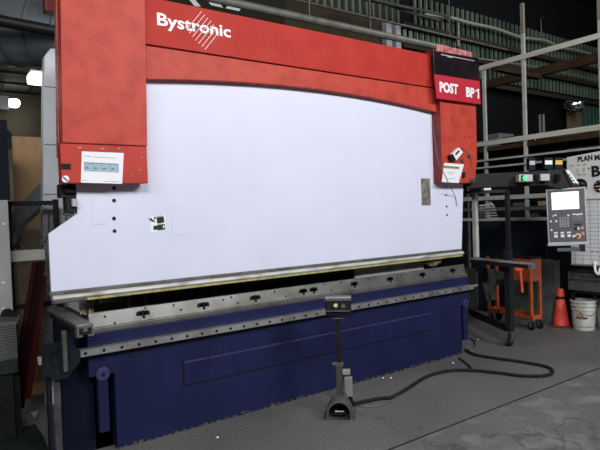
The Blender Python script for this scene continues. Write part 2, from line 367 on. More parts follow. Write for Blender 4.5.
# C-frame (side plates), back panel added to block light
MB().box((.975, .02, 0), (1.06, .95, .84)).build('lower_frame', mat('deep_navy', (.006, .008, .020), .5), pb, .004)
MB().box((.775, -.02, 0), (1.092, .0, .66)).build('lower_skirt', MATS['deep_navy'], pb)
YC = 1.15
_p = [ay(42.5, 300, YC), ay(43.5, 100, YC), ay(44.5, 56, YC), ay(50.5, 48.5, YC), ay(60, 47, YC)]
MB().prism([(_p[0].x, 0), (_p[0].x, _p[0].z), (_p[1].x, _p[1].z), (_p[2].x, _p[2].z), (_p[3].x, _p[3].z), (1.25, _p[4].z), (1.25, 0)], YC, YC+.10, 1).build('side_frame', greyc, pb, .003)
for yy in (86, 144, 194):
    p = ay(43.5, yy, YC); MB().box((p.x+.004, YC-.003, p.z-.006), (1.2, YC, p.z)).build('frame_joint', greyd, pb)
a = ay(44.5, -12, .6); c = ay(60, 13, .6)
MB().box((a.x, .6, c.z), (c.x+.1, .7, a.z)).build('rear_cover', reddark, pb, .006)
MB().box((4.72, .28, 0), (4.80, 1.40, 3.0)).build('side_frame', greyd, pb)
MB().box((1.28, 1.1, 0), (4.71, 1.13, 3.0)).build('back_light_block', black, pb)  # added to keep light out of the dark interior
MB().box((1.07, .30, .0), (4.71, .36, .86)).build('rear_table', dark, pb)
a = ay(352, 262, .22); c = ay(421, 282, .22)
MB().box((a.x-.05, .125, .80), (c.x-.05, .15, 1.08)).build('gauge_plate', mat('gauge_plate', (.55, .55, .53), .5, .0, (.40, .40, .38), 5), pb)
for (xa, w) in ((128, 4), (145, 3), (214, 2), (237, 2), (316, 3)):
    p = ay(xa, 290, .2); MB().box((p.x, .18, .80), (p.x+w*.007, .22, 1.15)).build('gauge_post', greyd, pb)
q = MB(); q.box((1.2, .5, .90), (4.6, .56, .96)); q.build('gauge_beam', greyd, pb)
for k, xx in enumerate((1.6, 2.2, 3.0)):
    MB().box((xx, .24, .93), (xx+.16, .5, .99)).build('gauge_finger', greyd, pb, .003)
# table
tb = MB().prism([(.93, .80), (.93, .515), (1.095, .515), (1.095, 0), (4.70, 0), (4.70, .50), (4.845, .50), (4.845, .80)], YB, .05).build('table', blue, pb, .004)
MB().box((.98, -.02, .0), (1.094, .05, .51)).build('table_inner_web', dark, pb)
MB().box((4.701, -.02, .0), (4.82, .05, .49)).build('table_inner_web', dark, pb)
for (xa, xb) in ((.985, 1.052), (4.745, 4.81)):
    MB().box((xa, YB, .135), (xb, -.055, .52)).build('foot_plate', blue, pb, .003)
    xm = (xa+xb)/2
    MB().cyl((xm, YB-.012, .525), (xm, YB+.02, .525), .045, 28).build('boss', bluel, pb, .003)
    MB().cyl((xm, YB-.015, .525), (xm, YB-.010, .525), .013, 12).build('bolt', black, pb)
    MB().cyl((xm, YB-.004, .43), (xm, YB+.002, .43), .010, 12).build('bolt', black, pb)
dpnl = MB().box((1.593, YB-.011, .335), (4.222, YB, .502)).build('door_panel', blue, pb, .003)
MB().box((1.593, YB-.014, .488), (4.222, YB-.002, .502)).build('panel_lip_highlight', bluel, dpnl)  # paler navy paints the highlight along the panel's top edge
MB().box((1.593, YB-.013, .329), (4.222, YB-.001, .336)).build('panel_shadow_gap', ink, dpnl)
MB().box((1.585, YB-.013, .329), (1.593, YB-.001, .50)).build('panel_shadow_gap', ink, dpnl)
for (x, y) in ((208, 358), (209, 367), (289, 341), (355, 334), (414, 317), (290, 360.5)):
    p = ay(x, y, YB-.011); MB().cyl((p.x, YB-.016, p.z), (p.x, YB-.010, p.z), .008, 10).build('screw', black, dpnl)
for (x, y) in ((134, 353.5), (270, 329), (371, 311), (271.5, 387), (373.5, 361.5)):
    p = ay(x, y, YB); MB().cyl((p.x, YB-.006, p.z), (p.x, YB+.002, p.z), .026, 24).build('plug_rim', ink, pb)
    MB().cyl((p.x, YB-.008, p.z), (p.x, YB+.002, p.z), .021, 24).build('plug', blue, pb, .002)
    MB().cyl((p.x, YB-.010, p.z), (p.x, YB-.005, p.z), .011, 12).build('bolt', black, pb)
# grime and chipped paint along the foot of the table
q = MB(); x = 1.1
while x < 4.68:
    w = random.uniform(.01, .05); h = random.uniform(.006, .022)
    q.box((x, YB-.004-random.uniform(0, .01), 0), (x+w, YB+.002, h)); x += w+random.uniform(.0, .05)
q.build('chipped_edge', mat('grime', (.09, .09, .09), .8, 0, (.02, .02, .02), 60, lo=.4, hi=.6), pb)['kind'] = 'stuff'
# die holder
dh = MB().prism([(-.045, .928), (-.062, .928), (-.085, .835), (-.108, .832), (-.108, .805), (-.10, .792), (.02, .792), (.02, .89), (-.045, .89)], .955, 4.835, 0).build('die_holder', steel, pb, .002)
MB().box((.955, -.062, .9281), (4.835, -.045, .9292)).build('die_edge_highlight', steelb, dh)  # brighter steel on top paints the edge highlight
def face_y(z): return -.062-(.928-z)/.093*.023
def disc(x, z, r, nm='hole', m=black, n=12):
    MB().cyl((x, face_y(z)-.002, z), (x, face_y(z)+.004, z), r, n).build(nm, m, dh)
for i, x in enumerate((1.32, 1.78, 2.23, 2.70, 2.81, 3.27, 3.72, 4.17, 4.63)):
    q = MB(); wide = .038 if i < 3 else .030; z = .880
    for dx in (-wide, 0, wide): q.cyl((x+dx*.72, face_y(z)-.003, z), (x+dx*.72, face_y(z)+.004, z), .022 if dx else .025, 14)
    q.cyl((x+.002, face_y(.86)-.003, .858), (x+.002, face_y(.86)+.004, .858), .012, 10)
    q.build('keyhole_slot', black, dh)
for (x, z) in ((1.06, .895), (1.12, .845), (1.34, .915), (1.55, .91), (1.60, .87), (1.95, .90), (2.02, .91), (2.07, .86), (2.42, .91), (2.52, .86), (2.93, .915), (3.0, .86), (3.12, .91), (3.45, .91), (3.88, .90), (3.95, .91), (4.05, .86), (4.35, .91), (4.45, .90), (4.72, .91)):
    disc(x, z, .008, 'hole')
for (x, y0_, y1_) in ((348.5, 281, 286), (257, 291, 298), (272, 289.5, 296.5), (407, 273, 277)):
    p = ay(x, y0_, -.066); MB().box((p.x, face_y(.93)-.004, .90), (p.x+.008, face_y(.90)+.004, .925)).build('chalk_mark', mat('chalk', (.55, .52, .38), .8), dh)
# support rail with bolt holes
sr = MB().box((.868, -.172, .672), (4.85, -.112, .718)).build('support_rail', steelb, pb, .003)
MB().box((.868, -.1735, .712), (4.85, -.17, .7185)).build('rail_lip', steelb, sr)
k = 0; x = .90
while x < 4.84:
    MB().cyl((x, -.1745, .694), (x, -.168, .694), .0105, 12).build('bolt', black, sr); x += .1165
MB().cyl((4.81, -.15, .70), (4.93, -.15, .70), .014, 12).build('rail_end_pin', steelb, pb, smooth=True)
# mechanism at the right end of the table
q = MB(); q.box((4.86, -.08, .50), (5.02, .12, .78)); q.box((4.90, -.02, .78), (5.10, .2, .86)); q.build('end_mechanism', black, pb, .006)

# left support arm with slots
la = empty('support_arm', (.83, 0, .0), 0, 'grey slotted steel support arm at the left end of the press brake', 'arm')
ztop = .93
q = MB(); q.box((.787, -.45, ztop-.022), (.885, .38, ztop)); arm_top = q.build('arm_top', steel, la, .003)
q = MB(); q.box((.80, -.447, ztop-.062), (.874, .38, ztop-.022)); q.build('arm_body', black, la)
q = MB()
q.box((.789, -.452, ztop-.072), (.801, -.40, ztop-.022)); q.box((.873, -.452, ztop-.072), (.885, -.40, ztop-.022)); q.box((.80, -.452, ztop-.072), (.822, -.40, ztop-.060)); q.box((.852, -.452, ztop-.072), (.874, -.40, ztop-.060)); q.box((.825, -.452, ztop-.042), (.849, -.42, ztop-.022))
q.build('arm_end_profile', steel, la)
q = MB(); q.slab([ay(44.7, 345, -.20), ay(60, 342, -.20), ay(68, 341, -.20), ay(80, 351, -.20), ay(80, 362, -.20), ay(67, 378, -.20), ay(54, 380, -.20), ay(45, 374, -.20)], (0, .02, 0)); q.build('bracket_plate', mat('bracket_dark', (.011, .015, .019), .5), la)
a = ay(62, 329, -.235); c = ay(68.3, 371.5, -.235); MB().box((a.x, -.235, c.z), (c.x, -.20, .868)).build('bracket_bar', steeld, la, .002)
for (x0_, y0_, x1_, y1_) in ((52, 349, 58, 353), (53, 356, 57, 367)):
    a = ay(x0_, y0_, -.21); c = ay(x1_, y1_, -.21); MB().box((a.x, -.21, c.z), (c.x, -.20, a.z)).build('bracket_slot', black, la)
a = ay(47, 378, -.15); c = ay(60, 449, -.15)
MB().box((a.x, -.15, 0), (c.x-.03, -.10, a.z)).build('leg', mat('leg_navy', (.010, .011, .022), .5), la)
a = ay(53, 378, -.152); c = ay(59, 449, -.152); MB().box((a.x, -.156, 0), (a.x+.038, -.15, a.z)).build('leg_edge', mat('leg_edge_metal', (.07, .07, .075), .5, .2, (.03, .03, .035), 14), la)
q = MB(); q.box((.80, .01, .50), (.92, .28, .86)); q.build('arm_bracket_body', MATS['deep_navy'], la)

# ------------------------------------------------------------------ papers, stickers and signs on the press
def sheet(name, corners, Y, label, cat, m=paper, th=.0015):
    """corners: bottom-left, bottom-right, top-right, top-left on plane y=Y"""
    P4 = [ay(x, y, Y) for x, y in corners]
    e = empty(name, P4[0], 0, label, cat)
    MB().slab(P4, (0, th, 0)).build('sheet', m, e)
    return e, frame_from(P4[0], P4[1], P4[3]), (P4[1]-P4[0]).length, (P4[3]-P4[0]).length
e, fm, w, h = sheet('bending_chart', ((80.8, 182.6), (122.2, 183.8), (123.8, 153), (81.8, 151.3)), -.123, 'white printed chart with a pale blue table taped to the left red cover', 'paper')
fz = fm
quads('table_print', paperb, e, fz, [(w*.085, h*.37, w*.91, h*.66)], .001)
ln = []
for k in range(5): ln.append((w*(.085+.206*k)-.001, h*.37, w*(.085+.206*k)+.001, h*.66))
for k in range(14): ln.append((w*(.10+.059*k), h*.62, w*(.10+.059*k)+.012, h*.655))
for k in range(4): ln.append((w*(.12+.206*k), h*.46, w*(.12+.206*k)+.018, h*.50))
for k in range(4): ln.append((w*.10, h*(.40+.055*k), w*.90, h*(.40+.055*k)+.0012))
quads('table_lines', mat('blue_grey_ink', (.10, .16, .22), .6), e, fz, ln, .0016, .0005)
ln = [(w*.09+.012*k, h*.84, w*.09+.012*k+.009, h*.86) for k in range(4)]+[(w*.31+.0125*k, h*.83, w*.31+.0125*k+.010, h*.85) for k in range(12)]
ln += [(w*.03+.012*k, h*.07, w*.03+.012*k+.009, h*.085) for k in range(3)]+[(w*.55+.0125*k, h*.06, w*.55+.0125*k+.010, h*.075) for k in range(9)]
quads('print_line', inkg, e, fz, ln, .0012)
MB().slab([ay(110, 185.2, -.05), ay(118, 185.2, -.05), ay(119.5, 183, -.05), ay(108, 183, -.05)], (0, .004, 0)).build('masking_tape', paper)
tag(bpy.data.objects['masking_tape'], 'torn scrap of white tape under the chart on the red cover', 'tape')
# warning pictogram sticker
e, fm, w, h = sheet('warning_sticker', ((150.5, 232.5), (165.8, 230.3), (165.3, 215.2), (150, 216.5)), -.0015, 'small square pictogram sticker on the white ram, left of centre', 'sticker')
quads('dark_print', teal, e, fm, [(w*.50, h*.50, w*.97, h*.90), (w*.48, h*.06, w*.97, h*.42), (w*.22, h*.12, w*.5, h*.38), (w*.04, h*.74, w*.2, h*.88), (w*.14, h*.66, w*.32, h*.78), (w*.28, h*.60, w*.38, h*.66), (w*.34, h*.80, w*.46, h*.93)], .001)
quads('white_print', wtext, e, fm, [(w*.27, h*.40, w*.45, h*.46), (w*.84, h*.16, w*.92, h*.34)], .0013)
quads('peach_print', skin, e, fm, [(w*.50, h*.88, w*.92, h*.97)], .0013)
quads('yellow_print', tagy, e, fm, [(w*.50, h*.40, w*.78, h*.48)], .0016)
# POST BP1 sign
YS = -.165
P4 = [ay(x, y, YS) for x, y in ((437.2, 98.3), (480.8, 104.2), (479.6, 81.2), (434.3, 74))]
sg = empty('post_sign', P4[0], 0, 'red sign reading POST BP1 on top of the right red cover', 'sign')
MB().slab(P4, (0, .012, 0)).build('sign_board', signred, sg)
fs = frame_from(P4[0], P4[1], P4[3]); w = (P4[1]-P4[0]).length; h = (P4[3]-P4[0]).length
fs.translation = P4[0]
text('POST', 'lettering', wtext, sg, fs @ Matrix.Translation((w*.055, h*.28, 0)), w*.41, h*.44, .05, .002)
_m = fs @ Matrix.Translation((w*.65, h*.23, 0)); text('BP', 'lettering', wtext, sg, _m, w*.20, h*.44, .05, .002)
_f = MB(); _x = w*.225; _h = h*.43
_f.add([_m @ Vector(v) for v in ((_x, _h*.62, .002), (_x+.035, _h*.85, .002), (_x+.035, 0, .002), (_x+.060, 0, .002), (_x+.060, _h, .002), (_x+.038, _h, .002), (_x, _h*.78, .002))], [(0, 1, 6), (1, 5, 6), (1, 2, 3, 4, 5)])
_f.build('lettering', wtext, sg)
P4 = [ay(x, y, YS+.02) for x, y in ((434.3, 77), (479.8, 84), (478.8, 58), (433.3, 50.3))]
bs = MB().slab(P4, (0, .024, 0)).build('sign_box', blackg, None, .004); tag(bs, 'glossy black box behind and above the POST sign', 'box')
q = MB(); q.slab([ay(441, 55, YS+.019), ay(474, 61.3, YS+.019), ay(474, 60.6, YS+.019), ay(441, 54, YS+.019)], (0, -.003, 0)); q.slab([ay(447, 57, YS+.019), ay(452, 58, YS+.019), ay(452, 57, YS+.019), ay(447, 56, YS+.019)], (0, -.003, 0))
q.build('worn_edge', grey, bs)
P4 = [ay(x, y, YS+.06) for x, y in ((437, 53.5), (472.3, 60), (472.3, 52.2), (437, 44))]
tag(MB().slab(P4, (0, .01, 0)).build('foil_sheet', pink), 'crinkled pink reflective sheet sticking up behind the black sign box', 'sheet')
# pocket sheet, gauge box and wires on the right cover
e, fm, w, h = sheet('instruction_sheet', ((441.8, 182), (458.7, 183), (464, 164.3), (444.3, 162.8)), -.119, 'white instruction sheet with yellow and green bars on the right red cover', 'paper')
quads('yellow_bar', mat('ochre', (.45, .30, .04), .6), e, fm, [(w*.09, h*.71, w*1.03, h*.77)], .001)
quads('green_bar', mat('blue_green', (.05, .16, .15), .6), e, fm, [(w*.09, h*.77, w*1.03, h*.83)], .0012)
quads('print_line', inkg, e, fm, [(w*.3, h*.50, w*.75, h*.52), (w*.35, h*.42, w*.7, h*.435), (w*.2, h*.22, w*.8, h*.235), (w*.25, h*.15, w*.6, h*.165)], .001)
gb = empty('gauge_box', ay(455, 153, -.12), 0, 'small tilted white and black gauge box on the right red cover', 'box')
P4 = [ay(x, y, -.16) for x, y in ((456.5, 160.5), (463, 152.5), (459.5, 147.5), (453, 154))]
MB().slab(P4, (0, .04, 0)).build('body', paper, gb, .002)
P5 = [ay(x, y, -.162) for x, y in ((452, 160), (456.5, 160.5), (453, 154), (450.5, 155.5))]; MB().slab(P5, (0, .042, 0)).build('end_cap', black, gb)
P6 = [ay(x, y, -.1615) for x, y in ((456, 155.5), (460, 151.3), (459, 149.8), (455, 154))]; MB().slab(P6, (0, .002, 0)).build('display', ink, gb)
tag(MB().tube([ay(460, 147, -.13), ay(465, 150, -.125), ay(470, 156, -.13), ay(471.5, 164, -.13), ay(469, 171, -.13), ay(464, 176, -.125)], .003, 6).build('sensor_wire', greyd), 'thin grey wire looping down from the tilted gauge box', 'wire')
tag(MB().tube([ay(432.5, 120, -.02), ay(435, 140, -.05), ay(438.5, 163, -.10), ay(445, 175, -.125), ay(450.5, 187, -.125), ay(455, 196, -.02), ay(457, 206, -.01)], .0035, 6).build('hanging_wire', greyd), 'thin wire hanging diagonally across the right cover and white sheet', 'wire')
for (x, y, lab) in ((462, 160.5, 'lower grey clip on the right red cover, just right of the white sheet top'), (469, 156, 'upper grey clip on the right red cover, right of the gauge box')):
    p = ay(x, y, -.117); tag(MB().cyl((p.x, -.135, p.z), (p.x, -.1155, p.z), .018, 10).box((p.x-.03, -.13, p.z-.006), (p.x+.02, -.117, p.z+.006)).build('clip', steeld), lab, 'clip')
p = ay(463, 175, -.117); tag(MB().box((p.x-.015, -.135, p.z-.03), (p.x+.015, -.1155, p.z+.03)).build('magnet', black, None, .003), 'small black magnet block low on the right red cover', 'magnet')
p = ay(472.5, 180, -.117); tag(MB().box((p.x-.05, -.14, p.z-.018), (p.x+.02, -.1, p.z+.022)).build('limit_switch', steeld, None, .003), 'small grey switch at the lower corner of the right red cover', 'switch')

# things in the press gap
q = MB()
bc = ay(87, 311, .12)
for k in range(14):
    px_ = bc.x-.045+.0072*k; q.bar((px_, .12+random.uniform(-.02, .03), .90), (px_+random.uniform(-.01, .01), .12, .985+random.uniform(-.01, .015)), .006, .006, (0, 1, 0))
tag(q.build('bristle_brush', mat('bristle', (.42, .34, .22), .8)), 'tan bristle brush standing in the gap at the left end', 'brush')
p = ay(433, 269, .08)
bm = bmesh.new(); bmesh.ops.create_icosphere(bm, subdivisions=3, radius=1)
q = MB(); from mathutils import noise as nz_
for v in bm.verts:
    c = v.co*(1+.35*nz_.noise(v.co*2.3)); v.co = Vector((p.x+c.x*.12, .08+c.y*.06, .985+c.z*.055))
bm.verts.ensure_lookup_table(); q.add([v.co.copy() for v in bm.verts], [[v.index for v in f.verts] for f in bm.faces]); bm.free()
tag(q.build('rag', rag, None, smooth=True), 'crumpled tan and brown rag lying in the gap at the right end', 'rag')

# ================================================================== FOOT CONTROL STAND
sp = az(340, 416.5)
rz = -math.radians(42)
st = empty('pedal_stand', (sp.x, sp.y, 0), rz, 'black foot pedal stand with control box on a pole in front of the press', 'control stand')
L_ = dict(local=True)
q = MB()     # dome shell
n = 20; ro, ri = .093, .080
for k in range(n):
    t0, t1 = PI*k/n, PI*(k+1)/n
    prof = [(ro*math.cos(t0), .05+ro*1.05*math.sin(t0)), (ro*math.cos(t1), .05+ro*1.05*math.sin(t1)), (ri*math.cos(t1), .05+ri*1.05*math.sin(t1)), (ri*math.cos(t0), .05+ri*1.05*math.sin(t0))]
    q.prism(prof, -.09, .05, 1)
q.box((-.093, -.09, .004), (-.080, .05, .05)); q.box((.080, -.09, .004), (.093, .05, .05)); q.build('pedal_guard', steeld, st, smooth=True, **L_)
q = MB(); q.prism([(ro*math.cos(PI*k/20), .05+ro*1.03*math.sin(PI*k/20)) for k in range(21)]+[(-ro, .004), (ro, .004)], .048, .052, 1); q.build('guard_back', black, st, **L_)
MB().box((-.118, -.095, 0), (.118, .10, .006)).build('base_plate', steeld, st, .002, **L_)
MB().box((-.05, -.04, .03), (.05, .04, .045), Matrix.Rotation(math.radians(8), 4, 'X')).build('pedal', black, st, .003, **L_)
MB().box((-.034, -.048, .052), (.034, -.040, .06)).build('pedal_edge', mat('pale_tread', (.6, .6, .62), .4), st, **L_)
MB().box((-.014, .065, .38), (.022, .095, .76)).build('upper_pole', black, st, .003, **L_)
MB().box((-.022, .06, .006), (.026, .10, .38)).build('pole', mat('pole_olive', (.06, .062, .05), .5, .2), st, .003, **L_)
MB().box((-.03, .055, .36), (.035, .105, .39)).cyl((-.05, .08, .375), (-.02, .08, .375), .016, 10).build('pole_collar', steeld, st, .003, **L_)
q = MB(); q.box((.036, .05, .13), (.10, .10, .28)); sb_ = q.build('switch_box', mat('box_grey', (.20, .20, .19), .5), st, .008, **L_)
MB().tube([(.046, .045, .27), (.038, .04, .24), (.040, .042, .18), (.055, .045, .15)], .006, 6).build('conduit', greyd, st, **L_)
MB().box((.027, .05, .30), (.085, .10, .335)).build('cap', mat('cap_tan', (.30, .28, .24), .6), st, .004, **L_)
q = MB(); q.prism([(.02, .757), (.02, .864), (.04, .884), (.11, .894), (.11, .757)], -.085, .11, 0); bx = q.build('control_box', blackg, st, .006, **L_)
MB().box((-.088, .014, .869), (.113, .108, .899))  .build('box_hood', mat('hood_metal', (.20, .20, .21), .35, .6), bx, .006, **L_)
MB().box((-.074, .013, .801), (.099, .0195, .864)).build('button_plate', dark, bx, .002, **L_)
MB().cyl((-.005, .000, .839), (-.005, .018, .839), .015, 18).build('round_button', cream, bx, .002, **L_)
MB().cyl((.052, .009, .834), (.052, .015, .834), .016, 18).build('emblem', steeld, bx, **L_)
MB().box((-.085, .008, .792), (.105, .0195, .801)).build('trim_edge', steeld, bx, **L_)
MB().cyl((.004, .08, .74), (.004, .08, .766), .026, 14).cyl((-.035, .07, .73), (.045, .07, .73), .008, 8).build('swivel', steeld, st, **L_)

def cab(name, pts, r, label, m=blackr, ridge=.0, step=None, z=None, cat='cable'):
    P_ = [az(x, y, (z if z is not None else r+ridge)) for x, y in pts] if len(pts[0]) == 2 else pts
    return tag(MB().tube(P_, r, 8, ridge, step).build(name, m, None), label, cat)
c0 = W[st.name] @ Vector((.07, .10, .14))
pts = [c0, c0+Vector((.05, .03, -.08)), c0+Vector((.10, .06, -.113))]+[az(x, y, .016) for x, y in ((379, 398.5), (392, 397), (408, 388), (428, 376), (450, 370.5), (475, 370.5), (500, 373), (520, 375.5), (540, 376), (551.5, 373.5), (551, 368.5), (540, 365), (520, 361.5), (495, 358), (475, 354.5), (466, 350))]
cab('corrugated_cable', pts, .012, 'black corrugated cable looping over the floor from the pedal stand', ridge=.004, step=.014)
cab('grey_cable', [(350, 403), (360, 406), (372, 406.5), (384, 404.5), (393, 400), (398, 396)], .006, 'thin grey cable lying on the floor right beside the pedal base', greyd)
cab('short_cable', [(459, 358), (463, 361), (468, 365), (472, 369)], .009, 'short thin black cable on the floor beside the right foot of the press')
cab('hose', [(465, 349), (472, 351), (476, 346), (475, 341), (470, 338)], .012, 'grey curled hose end beside the lower right corner of the press', greyd)

# ================================================================== CONTROL PANEL ON ITS ARM
p0, p1, p2 = ad(548.2, 245, 6.14), ad(588.4, 244, 5.96), ad(547.8, 189.2, 6.14)
fm = frame_from(p0, p1, p2); PW = (p1-p0).length; PH = (p2-p0).length
m = fm.copy(); cp = empty('control_panel', (0, 0, 0), 0, 'tall grey control panel with a lit white screen hung from its black arm', 'control panel', mw=m)
K = dict(local=True)
MB().box((0, 0, -.07), (PW, PH, 0)).build('housing', panelg, cp, .008, **K)
MB().box((.016, .03, 0), (PW-.014, PH-.015, .003)).build('face', keyface, cp, **K)
MB().box((-.004, -.012, -.07), (PW+.004, .014, .012)).build('bottom_rail', panelg, cp, .004, **K)
def PX(x, y): return ((x-546.8)/40.5*PW, (244-y)/55.7*PH)
a = PX(552.6, 209.3); c = PX(580.1, 192.2)
sc = MB().box((a[0], a[1], .003), (c[0], c[1], .006)).build('screen', screenm, cp, **K)
a = PX(561.5, 199.7); c = PX(568.5, 199.1); MB().box((a[0], a[1], .006), (c[0], c[1], .007)).build('screen_text', mat('blue_ink', (.25, .35, .7), .5, emit=(.3, .42, .9), est=.6), sc, **K)
a = PX(571, 191.8); c = PX(578.5, 190.8); MB().box((a[0], a[1], .003), (c[0], c[1], .005)).build('red_badge', redk, cp, **K)
for i in range(4):
    for j in range(5):
        a = PX(560.5+i*2.6, 217.6+j*2.05); MB().box((a[0]-.008, a[1]-.006, .003), (a[0]+.008, a[1]+.006, .007)).build('key', mat('key_grey', (.42, .43, .45), .5), cp, **K)
for i in range(5):
    for j in range(2):
        a = PX(573.2+i*2.3, 217.5+j*2.6); MB().box((a[0]-.006, a[1]-.005, .003), (a[0]+.006, a[1]+.005, .006)).build('key', inkg, cp, **K)
wk = mat('key_white', (.8, .8, .82), .5)
for (x, y, w, h) in ((553.5, 215.3, 1.6, 1.2), (555.8, 214.6, 2, 1.4), (568.8, 215.4, 2, 1.6), (550.8, 220.6, 1.8, 1.8), (556.3, 220.6, 2, 1.8), (551, 229.2, 2, 1.8), (582, 214.7, 1.8, 2), (574.5, 214.6, 3, 1.4), (577.8, 215, 3, 1.4), (579.9, 214.8, 1.2, 1.6), (578.3, 228.6, 1.9, 2.2),
                     (555.2, 232.2, 4, 1.6), (561.8, 232.2, 3.4, 1.6), (568.5, 232.2, 4, 1.6), (555.3, 235.4, 3.6, 2.8), (562, 235.4, 3.8, 2.8), (568.6, 235.4, 3.4, 2.6), (573.2, 236, 2.4, 2.4)):
    a = PX(x-w/2, y+h/2); c = PX(x+w/2, y-h/2); MB().box((a[0], a[1], .003), (c[0], c[1], .009)).build('button', wk, cp, .001, **K)
for (x, y, w, h, mm) in ((582.2, 228.2, 2.6, 2.6, pinkk), (582.5, 233.6, 2.8, 3.2, pinkk), (575.6, 228.6, 2.6, 2.4, black), (578, 224.6, 7, 1.2, black)):
    a = PX(x-w/2, y+h/2); c = PX(x+w/2, y-h/2); MB().box((a[0], a[1], .003), (c[0], c[1], .008)).build('button', mm, cp, **K)
a = PX(577.5, 235.9); MB().cyl((a[0], a[1], .003), (a[0], a[1], .008), .030, 20).build('stop_ring', cream, cp, **K); MB().cyl((a[0], a[1], .008), (a[0], a[1], .035), .018, 20).build('stop_button', redk, cp, .003, **K)
a = PX(556, 250.5); c = PX(584, 247.3); MB().box((a[0], a[1], -.06), (c[0]-.05, c[1], .07)).build('keyboard_tray', greyd, cp, .003, **K)
a = PX(578, 251); c = PX(584, 244); MB().box((a[0], a[1], -.04), (c[0], c[1], .06)).build('tray_bracket', black, cp, .003, **K)
# arm (horizontal box beam)
A0 = Vector((4.96, .12, 1.825)); A1 = ad(553, 178, 6.12)
A0 = Vector((4.98, .02, A1.z-.01))
q = MB(); q.bar(A0, A1, .12, .155); q.build('arm', black, cp, .006)
dirv = (A1-A0).normalized(); q = MB()
E0 = ad(553, 170, 6.06); E1 = ad(553, 186, 6.06)
q.slab([ad(548, 169.6, 6.05), ad(562, 169.6, 6.05), ad(573.5, 188, 6.05), ad(560, 188.5, 6.05), ad(548, 186, 6.05)], F*.12); q.build('arm_head', black, cp, .004)
q = MB(); q.slab([ad(565.5, 170, 6.03), ad(569.5, 170.5, 6.03), ad(578.5, 183, 6.03), ad(574.2, 184.2, 6.03)], F*.02); q.build('label_strip', paper, cp)
q = MB(); q.slab([ad(563.5, 170, 6.035), ad(566, 170, 6.035), ad(575, 184, 6.035), ad(580, 184.5, 6.035), ad(579, 187, 6.035), ad(572, 187, 6.035)], F*.10); q.build('end_casting', black, cp)
for k in range(4):
    c_ = ad(569+2.0*k, 174+2.9*k, 6.02); MB().bar(c_, c_+RR*.014-UU*.012, .006, .010, tuple(F)).build('label_print', ink, cp)
q = MB(); q.slab([ad(540.7, 173.8, 5.98), ad(549.8, 173.8, 5.98), ad(549.8, 180.6, 5.98), ad(540.7, 180.6, 5.98)], F*.08); q.build('white_plate', mat('plate_pale', (.50, .47, .46), .5, 0, (.35, .32, .32), 60), cp, .003)
q = MB(); q.slab([ad(556.5, 174, 6.0), ad(560.5, 174, 6.0), ad(560.5, 181, 6.0), ad(556.5, 181, 6.0)], F*.05); q.build('black_plate', blackg, cp)
q = MB(); q.slab([ad(519, 174.3, 5.90), ad(533.2, 174.3, 5.90), ad(533.2, 181.6, 5.90), ad(519, 181.6, 5.90)], F*.10); bxx = q.build('button_box', mat('pale_box', (.50, .50, .50), .4, .2), cp, .008)
q = MB(); q.slab([ad(521, 175.3, 5.897), ad(524.3, 175.3, 5.897), ad(524.3, 180.6, 5.897), ad(521, 180.6, 5.897)], F*.01); q.build('dark_insert', black, bxx)
c_ = ad(524.8, 178, 5.89); MB().cyl(c_, c_+F*.02, .021, 16).build('green_lamp', greenled, bxx)
q = MB(); q.slab([ad(535, 175, 5.93), ad(539, 175, 5.93), ad(539, 180, 5.93), ad(535, 180, 5.93)], F*.08); q.build('cable_gland', blackg, cp)
q = MB(); hp = ad(566, 186, 6.12); q.cyl(hp-UU*.03, hp+UU*.05, .05, 16); q.build('swivel', black, cp)
# labelled bottles / tins sitting on the arm
for (x0_, x1_, y0_, y1_, mm, lab, lb_) in ((544.5, 553, 157.5, 169, paper, 'black box with a white label standing on the control arm', 'box'), (555, 563, 157.5, 169, tagy, 'black box with a yellow label standing on the control arm', 'box'), (529, 535.5, 158, 170, mat('dull_label', (.45, .45, .48), .6), 'small dark box with a dull grey label standing on the control arm', 'box')):
    e = empty('tool_box', ad((x0_+x1_)/2, y1_, 6.12), 0, lab, lb_, 'small labelled boxes on the control arm')
    MB().slab([ad(x0_, y0_, 6.12), ad(x1_, y0_, 6.12), ad(x1_, y1_, 6.12), ad(x0_, y1_, 6.12)], F*.07).build('body', navyblack, e, .003)
    MB().slab([ad(x0_+.5, y0_+2.8, 6.115), ad(x1_-.5, y0_+2.8, 6.115), ad(x1_-.5, y0_+7, 6.115), ad(x0_+.5, y0_+7, 6.115)], F*.004).build('label_sheet', mm, e)

# ================================================================== RIGHT SUPPORT STAND (black frame on castors)
ws = empty('wheeled_stand', (5.36, -.22, 0), 0, 'black wheeled stand with a silver work bar right of the press', 'stand')
pb0 = az(510.5, 346)
q = MB(); q.box((pb0.x-.035, pb0.y-.035, .16), (pb0.x+.035, pb0.y+.035, 1.05)); q.build('post', dark, ws, .003)
q = MB(); q.box((pb0.x-.005, pb0.y-.02, 1.05), (pb0.x+.035, pb0.y+.02, 1.71)); q.build('upper_post', black, ws)
q = MB(); q.bar((pb0.x+.02, pb0.y+.0, 1.70), (5.0, .20, 1.70), .03, .035); q.build('top_bar', black, ws, .003)
def caster(x, y, parent, r=.05, z=0., ang=.6):
    e = MB(); d = Vector((math.cos(ang), math.sin(ang), 0)); s_ = Vector((-d.y, d.x, 0))
    c = Vector((x, y, r)); e.cyl(c-s_*.014, c+s_*.014, r, 22); o_ = e.build('wheel', blackr, parent, .003, smooth=False)
    MB().cyl(c-s_*.018, c+s_*.018, r*.35, 12).build('hub', steeld, o_)
    q = MB(); q.bar(c-s_*.022, c-s_*.022+Vector((0, 0, r+.035)), .004, .03, tuple(d)); q.bar(c+s_*.022, c+s_*.022+Vector((0, 0, r+.035)), .004, .03, tuple(d)); q.box((x-.035, y-.035, r*2-.005+.02), (x+.035, y+.035, r*2+.025)); q.build('caster_fork', greyd, parent)
